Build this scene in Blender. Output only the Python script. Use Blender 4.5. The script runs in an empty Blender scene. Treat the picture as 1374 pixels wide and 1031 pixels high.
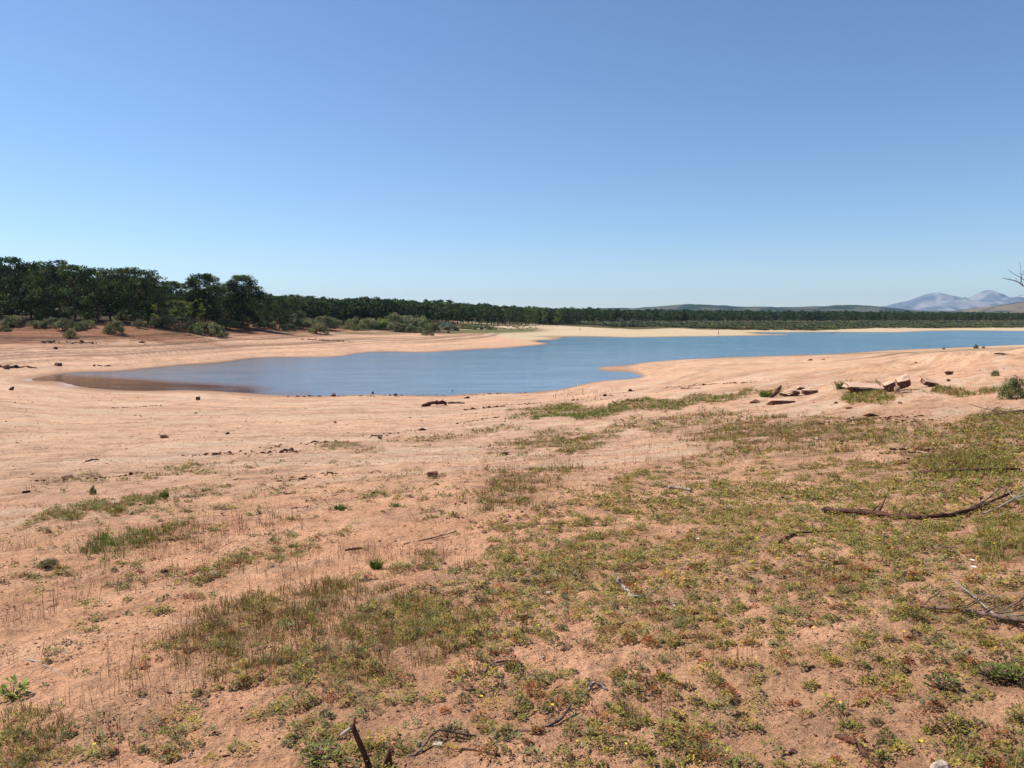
import bpy, math, random
import numpy as np
from mathutils import Vector, Matrix
random.seed(7)
RG = np.random.default_rng(11)
C = bpy.context.scene.collection
R = math.radians
F0, CX, CY, HZ, H = 1030.0, 687.0, 515.5, 424.0, 8.0
TH = math.atan((CY-HZ)/F0)
cT, sT = math.cos(TH), math.sin(TH)

# ---------------------------------------------------------------- view geometry
def ray(px, py):
    px = np.asarray(px, float); py = np.asarray(py, float)
    dx = (px-CX)/F0; du = (CY-py)/F0
    return dx, cT+sT*du, -sT+cT*du
def P(px, py, z=0.0):
    dx, dy, dz = ray(px, py)
    t = (z-H)/dz
    return dx*t, dy*t
def PD(px, py, D):
    dx, dy, dz = ray(px, py)
    t = D/dy
    return dx*t, D, H+dz*t
def proj(x, y, z):
    zz = z-H
    f = y*cT - zz*sT
    u = y*sT + zz*cT
    f = np.maximum(f, 1e-3)
    return CX+F0*x/f, CY-F0*u/f

# ---------------------------------------------------------------- noise
def _hash(ix, iy, s):
    a = (ix.astype(np.int64)*374761393 + iy.astype(np.int64)*668265263 + s*1442695041) & 0xffffffff
    a = ((a ^ (a >> 13))*1274126177) & 0xffffffff
    a = a ^ (a >> 16)
    return (a & 0xffff)/65535.0
def vnoise(x, y, s=0):
    x = np.asarray(x, float); y = np.asarray(y, float)
    ix = np.floor(x); iy = np.floor(y); fx = x-ix; fy = y-iy
    fx = fx*fx*fx*(fx*(fx*6-15)+10); fy = fy*fy*fy*(fy*(fy*6-15)+10)
    a = _hash(ix, iy, s); b = _hash(ix+1, iy, s); c = _hash(ix, iy+1, s); d = _hash(ix+1, iy+1, s)
    return (a*(1-fx)+b*fx)*(1-fy)+(c*(1-fx)+d*fx)*fy
def fbm(x, y, o=4, s=0):
    t = 0; a = 0.5; n = 0
    for i in range(o):
        ca, sa = math.cos(0.6*i+0.4), math.sin(0.6*i+0.4)
        t = t+a*vnoise((x*ca-y*sa)*2.03**i+i*17.3, (x*sa+y*ca)*2.03**i-i*9.1, s+i); n += a; a *= 0.5
    return t/n
def sst(a, b, x):
    t = np.clip((x-a)/(b-a), 0, 1); return t*t*(3-2*t)

# ---------------------------------------------------------------- terrain control points (height above the water)
CP = []
def g(px, py, z):
    x, y = P(px, py, z); CP.append((float(x), float(y), z))
def gd(px, D, z):
    CP.append(((px-CX)/F0*D, D, z))
for px, py, z in [(0,1031,6.12),(687,1031,6.35),(1374,1031,6.55),(0,850,5.8),(400,850,6.08),(687,850,6.2),(1000,850,6.3),(1374,850,6.5),
    (0,720,5.0),(350,700,5.25),(687,720,5.65),(1000,720,6.0),(1374,720,6.3),(0,640,4.0),(330,640,4.4),(650,640,5.0),(1000,640,5.3),(1374,640,6.0),
    (0,590,2.7),(300,600,3.2),(0,560,1.8),(0,525,0.6),(300,560,1.6),(500,560,1.6),(687,600,3.6),(687,560,2.3),(1000,560,3.9),(1374,560,5.2),
    (1200,540,4.5),(1205,522,4.2),(1060,530,3.3),(1000,520,2.3),(850,525,1.2),(1000,500,1.4),(1200,500,3.2),(1374,500,4.7),(1374,478,4.2),(1300,482,2.9),(1200,485,1.6),
    (1374,468,1.5),(1280,470,1.0),(1100,485,.8),(930,495,.8),
    # near shoreline
    (44,509,0),(73,511,0),(111,520,0),(204,524,0),(291,525,0),(329,528,0),(400,531,0),(500,529.5,0),(564,531,0),(651,528,0),(760,521,0),(798,512.5,0),
    (833,509,0),(861,504,0),(845,499.7,0),(803,496,0),(833,491,0),(870,486,0),(926,482,0),(1000,479,0),(1060,477,0),(1200,470,0),(1300,466,0),(1374,463,0),
    (200,533,.3),(400,540,.35),(600,541,.4),(760,531,.45),(870,500,.25),
    # left shore
    (20,506,.15),(79,502,0),(116,499,0),(189,495,0),(247,489.5,0),(306,485,0),(330,481.5,0),(400,479.5,0),(460,478,0),(560,473,0),(680,467,0),(720,463.5,0),(735,461,0),
    (0,500,.5),(0,490,1.1),(0,470,2.5),(0,455,3.8),(0,440,5.5),(150,480,1.3),(150,460,3.0),(150,445,4.9),(300,470,1.2),(300,452,3.1),(450,462,1.2),(450,448,2.6),
    (560,451,1.7),(640,452,1.0),(640,459,.5),(700,457,.25),
    # far beach
    (737,456.6,0),(850,453,0),(950,451.6,0),(1000,450.8,0),(1035,450.2,0),(1056,449.7,0),(1000,448.3,.2),(1035,449.2,.06),(1075,448,-.2),(1050,447.6,-.12),(1030,447.2,-.08),(1012,446.7,-.02),(1045,445.4,.12),(1090,446,0),(1200,446.2,0),(1374,444.5,0),(700,450,.25),(780,448,.4),(900,443,.8),(975,444.2,.5),(1200,441.5,.5),(1374,440,.6),
    # under water
    (250,508,-.35),(120,508,-.2),(400,500,-1.2),(600,500,-2),(500,487,-1.3),(750,485,-1.5),(790,504,-.6),(1000,465,-2),(1200,457,-2),(1374,453,-2),(700,475,-1),(735,458.5,-.25),(820,470,-2),(835,503,-.12)]:
    g(px, py, z)
for px, D, z in [(0,172,6.9),(0,260,9),(150,178,6.7),(150,260,9),(300,215,5.6),(300,300,8),(450,262,4.0),(450,340,4.6),(560,290,2.6),(560,400,4.6),
    (650,300,1.4),(650,380,2.4),(760,390,1.8),(760,520,2.2),(900,450,1.6),(900,600,1.8),(1200,520,.9),(1200,700,1.5),(1374,520,.9),(1374,700,1.4),
    (0,700,11),(300,700,9),(600,800,4),(900,1100,3),(1374,1100,2.5)]:
    gd(px, D, z)
for a in (-40,-20,0,20,40):
    for r in (0.5, 1.3):
        CP.append((r*math.sin(R(a)), r*math.cos(R(a)), 6.42))
CP = np.array(CP)
KV = 4.0
def uv(x, y):
    a = np.degrees(np.arctan2(x, y)); r = np.hypot(x, y)
    return np.clip(a, -42, 42)/5.0, np.log(np.maximum(r, .4))*KV
_u, _v = uv(CP[:,0], CP[:,1])
def _phi(d2): return np.where(d2 > 1e-12, d2*np.log(np.maximum(d2, 1e-12))*0.5, 0)
n = len(CP)
K = _phi((_u[:,None]-_u[None])**2+(_v[:,None]-_v[None])**2) + np.eye(n)*0.002
Pm = np.stack([np.ones(n), _u, _v], 1)
A = np.block([[K, Pm],[Pm.T, np.zeros((3,3))]])
W = np.linalg.solve(A, np.concatenate([CP[:,2], np.zeros(3)]))
def tps(x, y):
    x = np.asarray(x, float).ravel(); y = np.asarray(y, float).ravel()
    u, v = uv(x, y); out = np.empty_like(u)
    for i in range(0, len(u), 60000):
        a, b = u[i:i+60000], v[i:i+60000]
        k = _phi((a[:,None]-_u[None])**2+(b[:,None]-_v[None])**2)
        out[i:i+60000] = k@W[:n]+W[n]+W[n+1]*a+W[n+2]*b
    r = np.hypot(x, y)
    t = sst(900, 1300, r)
    return out*(1-t)+3.0*t
def ledge(zb, x, y):
    w = zb+0.36*(fbm(x/9, y/9, 3, 31)-.5)+0.12*(fbm(x/1.5, y/1.5, 4, 33)-.5)
    amp = sst(.44, .68, fbm(x/4.0+40, y/3.0, 4, 35))
    s = w/0.23; t = s-np.floor(s)
    st = (t-sst(.0, .10, t)*1.0)
    q = .45+.55*sst(6, 16, np.hypot(x, y))
    return st*amp*0.040*q, amp*sst(.5, 1., t)*(t < .97), amp
def height(x, y, zb=None):
    x = np.asarray(x, float).ravel(); y = np.asarray(y, float).ravel()
    if zb is None: zb = tps(x, y)
    r = np.hypot(x, y)
    sh = np.clip(np.abs(zb)/0.7, 0.03, 1)
    nr = 1-sst(60, 200, r)
    z = zb+sh*(0.20*(fbm(x/7, y/7, 4, 1)-.5)*(0.45+0.55*sst(8, 30, r))+0.09*(fbm(x/1.6, y/1.6, 3, 5)-.5)*nr)
    z = z+sh*ledge(zb, x, y)[0]*nr
    # the eroded hump and rills on the right, the cut bank on the left
    rt = np.exp(-(((x-48)/16)**2+((y-72)/16)**2))
    z = z+rt*(0.7+2.2*(fbm(x/5, y/8, 5, 51)-.47))
    bank = sst(150, 175, r)*(1-sst(420, 600, r))*sst(2.0, 4.0, zb)
    z = z+bank*.8*(fbm(x/14, y/8, 4, 61)-.55)
    z = z+(1-sh)*.075*(fbm(x/4.5, y/7, 4, 65)-.5)*(1-sst(300, 420, r))
    z = z+.50*np.exp(-((x-19.9)/2.0)**2-((y-43.6)/2.2)**2)+.30*np.exp(-((x-17.4)/1.4)**2-((y-47)/2.)**2)
    z = z+.055*sh*(fbm(x/.55, y/.55, 3, 67)-.5)*(1-sst(35, 80, r))*sst(4, 10, r)
    near = 1-sst(10, 26, r)
    z = z+near*sh*(0.030*(fbm(x/.30, y/.30, 4, 71)-.5)+0.045*np.maximum(fbm(x/.09, y/.09, 2, 75)-.52, 0)+0.016*np.maximum(vnoise(x/.045,y/.045,77)-.55,0))
    return z
def hz(x, y): return float(height([x], [y])[0])
def ground_at(px, py):
    """the point of the ground seen at a place of the photograph"""
    dx, dy, dz = [float(v) for v in ray(px, py)]
    t = np.geomspace(1.5, 1400, 900)
    hh = height(dx*t, dy*t)
    d = (H+dz*t)-hh
    i = np.argmax(d < 0)
    if d[i] >= 0: i = len(t)-1
    i = max(i, 1)
    a = d[i-1]/(d[i-1]-d[i]) if d[i-1] != d[i] else 1
    tt = t[i-1]+(t[i]-t[i-1])*a
    return dx*tt, dy*tt, hz(dx*tt, dy*tt)

# ---------------------------------------------------------------- mesh helpers
def lin(c):
    c = np.asarray(c, float)/255.0
    return np.where(c <= .04045, c/12.92, ((c+.055)/1.055)**2.4)
def mesh_np(name, V, F, col=None, smooth=False, attr='col'):
    V = np.asarray(V, np.float32); F = np.asarray(F, np.int32)
    me = bpy.data.meshes.new(name)
    k = F.shape[1]
    me.vertices.add(len(V)); me.vertices.foreach_set('co', V.ravel())
    me.loops.add(F.size); me.loops.foreach_set('vertex_index', F.ravel())
    me.polygons.add(len(F))
    me.polygons.foreach_set('loop_start', np.arange(0, F.size, k, dtype=np.int32))
    me.polygons.foreach_set('loop_total', np.full(len(F), k, np.int32))
    if smooth: me.polygons.foreach_set('use_smooth', np.ones(len(F), bool))
    me.update(calc_edges=True)
    if col is not None:
        ca = me.color_attributes.new(attr, 'FLOAT_COLOR', 'POINT')
        c4 = np.ones((len(V), 4), np.float32); c4[:,:3] = col
        ca.data.foreach_set('color', c4.ravel())
    me.validate(); return me
def obj(name, me, m=None, parent=None, loc=None, **kw):
    o = bpy.data.objects.new(name, me); C.objects.link(o)
    if m is not None and me is not None and not me.materials: me.materials.append(m)
    if parent: o.parent = parent
    if loc is not None: o.location = loc
    for k, v in kw.items():
        if v is not None: o[k] = v
    return o
def merge(parts):
    Vs, Fs, Cs, n0 = [], [], [], 0
    for V, F, c in parts:
        Vs.append(V); Fs.append(F+n0); Cs.append(np.broadcast_to(c, (len(V), 3))); n0 += len(V)
    return np.concatenate(Vs), np.concatenate(Fs), np.concatenate(Cs)

# ---------------------------------------------------------------- materials
def mat(name, rough=.9, spec=.2):
    m = bpy.data.materials.new(name); m.use_nodes = True
    nt = m.node_tree; b = nt.nodes['Principled BSDF']
    b.inputs['Roughness'].default_value = rough
    b.inputs['Specular IOR Level'].default_value = spec
    return m, nt, b
def N(nt, t, **kw):
    nd = nt.nodes.new(t)
    for k, v in kw.items():
        if k.startswith('_'): setattr(nd, k[1:], v)
        else: nd.inputs[k.replace('_', ' ')].default_value = v
    return nd
def noise_node(nt, scale, detail=4, vec=None, rough=.6):
    nd = N(nt, 'ShaderNodeTexNoise', Scale=scale, Detail=detail, Roughness=rough)
    if vec is not None: nt.links.new(vec, nd.inputs['Vector'])
    return nd
def ramp(nt, src, p0, c0, p1, c1):
    r = nt.nodes.new('ShaderNodeValToRGB'); e = r.color_ramp.elements
    e[0].position = p0; e[1].position = p1
    e[0].color = (*c0, 1) if hasattr(c0, '__len__') else (c0, c0, c0, 1)
    e[1].color = (*c1, 1) if hasattr(c1, '__len__') else (c1, c1, c1, 1)
    nt.links.new(src, r.inputs[0]); return r
def mul(nt, a, b, fac=1.0, bt='MULTIPLY'):
    m = nt.nodes.new('ShaderNodeMix'); m.data_type = 'RGBA'; m.blend_type = bt; m.inputs[0].default_value = fac
    nt.links.new(a, m.inputs[6]); nt.links.new(b, m.inputs[7]); return m.outputs[2]

def soil_material():
    m, nt, b = mat('sandy_soil', .95, .1)
    at = N(nt, 'ShaderNodeAttribute', _attribute_name='col')
    ge = nt.nodes.new('ShaderNodeNewGeometry')
    n1 = noise_node(nt, 38, 6, ge.outputs['Position'], .7)
    r1 = ramp(nt, n1.outputs['Fac'], .32, .66, .66, 1.18)
    n2 = noise_node(nt, 3.2, 5, ge.outputs['Position'])
    r2 = ramp(nt, n2.outputs['Fac'], .3, (.86,.83,.80), .7, (1.10,1.12,1.13))
    n3 = noise_node(nt, 160, 3, ge.outputs['Position'], .8)
    r3 = ramp(nt, n3.outputs['Fac'], .36, .55, .52, 1.07)
    c = mul(nt, at.outputs['Color'], r1.outputs[0]); c = mul(nt, c, r2.outputs[0]); c = mul(nt, c, r3.outputs[0], .8)
    nt.links.new(c, b.inputs['Base Color'])
    bp = N(nt, 'ShaderNodeBump', Strength=.8, Distance=.03)
    mx = N(nt, 'ShaderNodeMath', _operation='ADD')
    nt.links.new(n1.outputs['Fac'], mx.inputs[0]); 
    m3 = N(nt, 'ShaderNodeMath', _operation='MULTIPLY'); m3.inputs[1].default_value = .35
    nt.links.new(n3.outputs['Fac'], m3.inputs[0]); nt.links.new(m3.outputs[0], mx.inputs[1])
    nt.links.new(mx.outputs[0], bp.inputs['Height'])
    n4 = noise_node(nt, 11, 5, ge.outputs['Position'], .65); bp3 = N(nt, 'ShaderNodeBump', Strength=.6, Distance=.06); nt.links.new(n4.outputs['Fac'], bp3.inputs['Height'])
    bp2 = N(nt, 'ShaderNodeBump', Strength=.8, Distance=.18); nt.links.new(bp3.outputs[0], bp2.inputs['Normal'])
    nt.links.new(n2.outputs['Fac'], bp2.inputs['Height']); nt.links.new(bp2.outputs[0], bp.inputs['Normal'])
    nt.links.new(bp.outputs[0], b.inputs['Normal'])
    return m
def leaf_material(name, rough=.6, trans=.25, spec=.25):
    m, nt, b = mat(name, rough, spec)
    at = N(nt, 'ShaderNodeAttribute', _attribute_name='col')
    nt.links.new(at.outputs['Color'], b.inputs['Base Color'])
    tr = nt.nodes.new('ShaderNodeBsdfTranslucent'); nt.links.new(at.outputs['Color'], tr.inputs['Color'])
    mx = nt.nodes.new('ShaderNodeMixShader'); mx.inputs[0].default_value = trans
    out = nt.nodes['Material Output']
    nt.links.new(b.outputs[0], mx.inputs[1]); nt.links.new(tr.outputs[0], mx.inputs[2]); nt.links.new(mx.outputs[0], out.inputs[0])
    return m
def tree_leaf_material(name, tints, trans=.15):
    m, nt, b = mat(name, .7, .15)
    at = N(nt, 'ShaderNodeAttribute', _attribute_name='col')
    oi = nt.nodes.new('ShaderNodeObjectInfo')
    r = ramp(nt, oi.outputs['Random'], 0, tints[0], 1, tints[1])
    c = mul(nt, at.outputs['Color'], r.outputs[0])
    nt.links.new(c, b.inputs['Base Color'])
    tr = nt.nodes.new('ShaderNodeBsdfTranslucent'); nt.links.new(c, tr.inputs['Color'])
    mx = nt.nodes.new('ShaderNodeMixShader'); mx.inputs[0].default_value = trans
    nt.links.new(b.outputs[0], mx.inputs[1]); nt.links.new(tr.outputs[0], mx.inputs[2]); nt.links.new(mx.outputs[0], nt.nodes['Material Output'].inputs[0])
    return m
def grain_material(name, c0, c1, scale, stretch=(1,1,1), bump=.5, dist=.01, rough=.85):
    m, nt, b = mat(name, rough, .2)
    tc = nt.nodes.new('ShaderNodeTexCoord'); mp = nt.nodes.new('ShaderNodeMapping'); mp.inputs['Scale'].default_value = stretch
    nt.links.new(tc.outputs['Object'], mp.inputs[0])
    n1 = noise_node(nt, scale, 6, mp.outputs[0], .7)
    r = ramp(nt, n1.outputs['Fac'], .32, c0, .68, c1); nt.links.new(r.outputs[0], b.inputs['Base Color'])
    bp = N(nt, 'ShaderNodeBump', Strength=bump, Distance=dist); nt.links.new(n1.outputs['Fac'], bp.inputs['Height']); nt.links.new(bp.outputs[0], b.inputs['Normal'])
    return m
M_soil = soil_material()
M_weed = leaf_material('weed_leaves', .65, .10, .2); M_grass = leaf_material('grass_blades', .65, .18); M_dry = leaf_material('dry_stems', .8, .2, .1)
M_debris = leaf_material('plant_debris', .9, 0., .1)
M_pine = tree_leaf_material('pine_needles', ((.75,.8,.8),(1.2,1.15,1.0)), .12)
M_shrub = tree_leaf_material('shrub_leaves', ((.8,.85,.9),(1.2,1.15,1.05)), .2)
M_bark = grain_material('pine_bark', (.045,.03,.02), (.16,.10,.07), 6, (1,1,.25), .6, .04)
M_wood = grain_material('weathered_wood', (.06,.035,.025), (.25,.16,.12), 14, (1,1,1), .7, .01)
M_wood_dark = grain_material('dark_wet_wood', (.035,.015,.01), (.13,.055,.035), 16, (1,1,1), .7, .01)
M_wood_grey = grain_material('bleached_wood', (.16,.12,.10), (.42,.36,.31), 18, (1,1,1), .6, .008)
M_stone_red = grain_material('red_sandstone', (.16,.07,.045), (.34,.16,.10), 9, (1,1,1), .8, .02)
def lit_top(name, c0, c1, top_tone):
    m = grain_material(name, c0, c1, 7, (1,1,1), .8, .03); nt = m.node_tree; b = nt.nodes['Principled BSDF']
    src = b.inputs['Base Color'].links[0].from_socket
    ge = nt.nodes.new('ShaderNodeNewGeometry'); sp = nt.nodes.new('ShaderNodeSeparateXYZ'); nt.links.new(ge.outputs['Normal'], sp.inputs[0])
    r = ramp(nt, sp.outputs['Z'], .35, 0., .62, 1.); d = N(nt, 'ShaderNodeRGB'); d.outputs[0].default_value = (*top_tone, 1)  # top faces paled by normal: sunlit tops and shaded sides put into the colour
    mx = nt.nodes.new('ShaderNodeMix'); mx.data_type = 'RGBA'; nt.links.new(r.outputs[0], mx.inputs[0]); nt.links.new(src, mx.inputs[6]); nt.links.new(d.outputs[0], mx.inputs[7])
    nt.links.new(mx.outputs[2], b.inputs['Base Color']); return m
M_stone_lit_top = lit_top('lit_top_red_rock', (.075,.034,.024), (.19,.09,.06), (.58,.37,.25))
M_stone_pale = grain_material('sandy_rock', (.36,.20,.13), (.56,.36,.25), 5, (1,1,1), .8, .03)
M_stone_dark = grain_material('dark_stone', (.07,.035,.025), (.20,.105,.07), 12, (1,1,1), .8, .02)
M_stone_white = grain_material('pale_stone', (.34,.25,.19), (.56,.46,.36), 12, (1,1,1), .6, .01)

# ---------------------------------------------------------------- ground sheet
rings = [0.02, .3, .6, .9]
r = 1.2
while r < 14000:
    rings.append(r); r *= 1.005 if r < 30 else 1.006 if r < 130 else 1.007 if r < 700 else 1.04
rings = np.array(rings)
front = np.radians(np.arange(-41, 41.01, .115)); back = np.radians(np.arange(44, 317, 3.0))
ang = np.concatenate([front, back])
na, nr_ = len(ang), len(rings)
RR, AA = np.meshgrid(rings, ang, indexing='ij')
X = (RR*np.sin(AA)).ravel(); Y = (RR*np.cos(AA)).ravel()
ZB = tps(X, Y)
Z = height(X, Y, ZB)
i, j = np.meshgrid(np.arange(nr_-1), np.arange(na), indexing='ij')
jn = (j+1) % na
Fq = np.stack([i*na+j, i*na+jn, (i+1)*na+jn, (i+1)*na+j], -1).reshape(-1, 4)[:, ::-1]

VEG = []   # soft ellipses in the plan of the place, given by where the photo shows them: cx,cy,rx,ry,slope(dy/dx),strength,kind
def e(kind, cx, cy, rx, ry, s, slope=0.0): VEG.append((kind, cx, cy, rx, ry, s, slope))
# mats of low weeds
e('w',1050,930,430,210,.64); e('w',900,800,340,95,.74,-.08); e('w',1180,690,300,60,.72,-.02); e('w',820,690,140,48,.50,-.25); e('w',1330,630,120,55,.75)
e('w',650,960,190,90,.58); e('w',640,850,120,60,.72); e('w',720,770,130,35,.72,-.1); e('w',860,735,150,25,.65); e('w',480,880,170,80,.40)
e('w',400,995,170,40,.42); e('w',200,930,110,60,.42,-.3); e('w',60,985,90,60,.45); e('w',90,850,90,35,.38,-.3); e('w',250,1000,80,30,.35)
e('w',230,800,90,28,.34,-.3); e('w',330,760,90,16,.42,-.3); e('w',395,740,50,9,.5,-.1); e('w',235,730,110,14,.35,-.3); e('w',180,642,130,8,.52,-.12)
e('w',130,684,110,9,.66,-.25); e('w',290,656,25,5,.5,-.2); e('w',90,737,60,5,.3); e('w',560,590,130,6,.50,-.10); e('w',620,583,90,4,.5,-.12)
e('w',1090,585,170,26,.42,-.02); e('w',1270,600,130,45,.24); e('w',1170,640,200,30,.45); e('w',960,625,120,25,.38,-.2); e('w',760,590,80,14,.45,-.15)
e('w',870,545,170,7,.66,-.09); e('w',760,551,70,5,.85,-.04); e('w',900,565,100,10,.5,-.1); e('w',1340,575,70,20,.8); e('w',1170,532,55,9,.6); e('w',1290,524,30,6,.6)
e('w',500,600,60,6,.4,-.1); e('w',690,660,50,18,.5,-.5); e('w',1060,640,60,20,.4); e('w',560,770,80,20,.3,-.3); e('w',450,700,80,8,.25,-.3); e('w',20,665,40,6,.4)
e('w',1300,467,70,3,.6,-.05); e('w',1360,464,40,3,.9)
# green grass
e('g',400,860,155,62,.92); e('g',320,880,75,55,.9); e('g',560,850,95,50,.66); e('w',400,870,150,60,.45); e('g',160,735,45,13,1.0,-.3); e('g',190,725,60,12,.8,-.3)
e('g',870,545,165,7,.62,-.09); e('g',1090,585,170,24,.68,-.02); e('g',700,655,60,22,.46,-.5); e('g',1170,532,58,9,.8); e('g',1290,525,38,6,.8)
e('g',1200,715,90,28,.5); e('g',1310,620,60,22,.8); e('g',1350,720,50,40,.7); e('g',1345,575,60,18,.6); e('g',130,684,100,8,.6,-.25); e('g',740,592,50,14,.5)
e('g',20,1000,60,50,.7); e('g',1340,990,80,50,.5); e('g',470,800,60,20,.5); e('g',60,660,60,8,.3); e('g',1180,770,120,25,.3)
# dry reddish stems
e('d',320,718,90,22,.9,-.1); e('d',200,790,190,50,.35,-.2); e('d',560,740,90,30,.45); e('d',450,790,150,40,.5); e('d',900,600,110,28,.5,-.2); e('d',1000,580,120,24,.6)
e('d',700,645,80,28,.6,-.4); e('d',850,930,250,90,.22); e('d',200,980,200,60,.35); e('d',60,740,60,35,.3); e('d',780,532,50,6,.8,-.1); e('d',1230,650,90,40,.3); e('d',1150,600,200,40,.3)
e('d',640,620,120,20,.25); e('d',400,900,160,70,.6); e('d',1250,900,180,90,.25); e('d',250,860,70,40,.5); e('d',650,700,120,40,.3); e('d',1150,770,250,60,.25)
e('d',600,640,280,50,.30); e('w',560,680,200,40,.26,-.2); e('w',250,700,220,60,.24,-.2); e('w',120,800,130,120,.26); e('d',150,820,200,110,.34)
VARR = {}
for kd in 'wgd': VARR[kd] = [v[1:] for v in VEG if v[0] == kd]
def vdens(px, py, kd):
    m = np.zeros_like(px); d_ = np.clip((py-424)/300, .06, 1.2)
    w1 = fbm(px/46, (py-424)/(46*d_+4), 3, 41)-.5; w2 = fbm(px/38+9, (py-424)/(30*d_+4), 3, 43)-.5
    px = px+70*w1; py = py+34*d_*w2
    for cx, cy, rx, ry, s, sl in VARR[kd]:
        dx = (px-cx)/rx; dy = (py-cy-sl*(px-cx))/ry
        q = 1-(dx*dx+dy*dy)
        m = np.maximum(m, s*sst(-.75, .55, q))
    return m
px_, py_ = proj(X, Y, ZB)
rad = np.hypot(X, Y)
inF = (np.abs(np.degrees(np.arctan2(X, Y))) < 43)

SBX = [600,640,660,701,772,825,883,993,1100,1140,1176,1300,1400]; SBY = [433,433,434,434.8,438,442,441.3,442.6,443.4,441.5,440.4,440.2,440.4]
def soil_colour():
    # sunlit colours of the photo, as base colours
    near = lin((240,181,140)); mid = lin((234,187,152)); cream = lin((226,200,162)); redb = lin((158,104,76)); orange=lin((232,178,138))
    f = lambda c: np.broadcast_to(c, (len(X), 3))
    t = sst(7, 24, rad)[:,None]
    c = f(near)*(1-t)+f(mid)*t
    # right-hand side keeps the redder soil further out
    rr = (sst(-.05, .5, X/np.maximum(Y, .1))*(1-sst(60, 150, rad)))[:,None]*.55
    c = c*(1-rr)+f(orange)*rr
    # far beaches
    t = (sst(-.8, .8, 449.3+(px_-660)*.155-py_)*(rad > 225)*sst(560, 640, px_))[:,None]; c = c*(1-t)+f(cream)*t
    # upper left bank
    bn = fbm(X/20, Y/6, 4, 81)
    t = (sst(1.7, 4.0, ZB+2.6*(bn-.5))*sst(105, 135, rad)*(1-sst(560, 640, px_)))[:,None]*.9
    c = c*(1-t)+f(redb)*t
    # contour stripes left by the falling water
    st = fbm(X/45, (ZB+.25*fbm(X/25, Y/25, 2, 83))*7.0, 4, 85)
    k = (sst(25, 60, rad)*(1-sst(260, 420, rad)))*sst(.3, .8, ZB)
    c = c*(1-(k*(.12+.36*sst(110,130,rad))*sst(.50, .66, st))[:,None])
    c = c*(1+(k*.12*sst(.5, .3, st))[:,None])
    fs = fbm(X/2.2+.3*Y, ZB*34+.8*fbm(X/2,Y/2,2,61), 3, 86); k = sst(9, 20, rad)*(1-sst(150, 260, rad))*sst(.02,.2,ZB)
    c = c*(1-k*.15*sst(.52, .78, fs))[:,None]; ms = fbm(X/1.1, Y/.8, 5, 62); c = c*(1-k*.20*sst(.5, .72, ms)+k*.05*sst(.5,.3,ms))[:,None]
    gsp = fbm(X/.35, Y/.35, 3, 88); k = (1-sst(30, 90, rad)); c = c*(1-k*.22*sst(.58, .75, gsp))[:,None]
    ledge_shade = np.maximum(np.exp(-((px_-150)/70)**4-((py_-461)/3.2)**2), .7*np.exp(-((px_-60)/90)**4-((py_-452)/4.5)**2))*sst(.35, .6, fbm(X/7, Y/5, 4, 63))*(rad > 100)  # shade of the left-bank ledges put into the soil colour
    c = c*(1-ledge_shade*.45)[:,None]
    # pale crusts and silt
    cr = sst(.52, .70, fbm(X/5, ZB*9+Y/9, 4, 87))*(1-sst(.1, .35, vdens(px_, py_, 'w')))*(1-sst(90, 160, rad))*sst(6, 12, rad)
    t = (cr*.5)[:,None]; c = c*(1-t)+f(lin((240,208,176)))*t
    le = ledge(ZB, X, Y)
    k = (le[1]*(1-sst(60, 140, rad))*.22)[:,None]; c = c*(1-k)+f(lin((240,206,172)))*k
    mo = fbm(X/3.5, Y/3.5, 4, 91); c = c*(0.90+.2*mo)[:,None]
    mo = fbm(X/.7, Y/.7, 4, 93); k = (1-sst(10, 40, rad)); c = c*(1-k*.10*sst(.45, .7, mo))[:,None]
    # wet rim of the lake
    wet = sst(.15+.08*fbm(X/9, Y/9, 3, 89), .0, ZB)*(rad < 700); t = (wet*.62)[:,None]; c = c*(1-t)+f(lin((140,100,74)))*t
    # salt rim at the tip of the inlet
    sp = np.exp(-(((px_-98)/14)**2+((py_-515.5)/3.2)**2)); sp = np.maximum(sp, .7*np.exp(-(((px_-38)/9)**2+((py_-510)/1.5)**2)))
    t = np.clip(sp*1.3, 0, .9)[:,None]; c = c*(1-t)+f(lin((216,196,190)))*t
    # olive stain of fine moss and litter where weeds grow
    dn = vdens(px_, py_, 'w')*sst(.35, .6, fbm(X/.9, Y/.9, 4, 95)); t = (dn*.42*(rad < 140))[:,None]; c = c*(1-t)+f(lin((112,86,52)))*t
    dn = vdens(px_, py_, 'g')*sst(.35, .6, fbm(X/.9, Y/.9, 4, 96)); t = (dn*.42*(rad < 140))[:,None]; c = c*(1-t)+f(lin((116,90,52)))*t
    # green strips on the shelves beyond
    gs = np.exp(-(((px_-1180)/300)**2)-((py_-(476-.030*(px_-1100)))/2.4)**2)*(rad > 70)*.55*sst(.35,.6,fbm(X/9,Y/9,3,97))
    gs = np.maximum(gs, np.clip(1.5*np.exp(-(((px_-655)/72)**6)-((py_-(444.5-.02*(px_-655)))/2.6)**2), 0, 1)*(rad > 240)*.95)
    gs = np.maximum(gs, np.exp(-(((px_-400)/220)**4)-((py_-447)/3.5)**2)*(rad > 150)*.45*sst(.45,.6,fbm(X/12,Y/8,3,98)))
    t = gs[:,None]; c = c*(1-t)+f(lin((118,118,72)))*t
    # floor of the scrub; pine duff with the shade under the trees painted in
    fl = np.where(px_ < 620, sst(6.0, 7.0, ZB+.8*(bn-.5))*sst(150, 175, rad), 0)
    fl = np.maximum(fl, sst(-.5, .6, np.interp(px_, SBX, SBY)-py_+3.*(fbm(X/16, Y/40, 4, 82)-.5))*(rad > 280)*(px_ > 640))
    fl = np.maximum(fl, sst(258, 280, rad)*(1-sst(560, 640, px_)))
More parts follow.
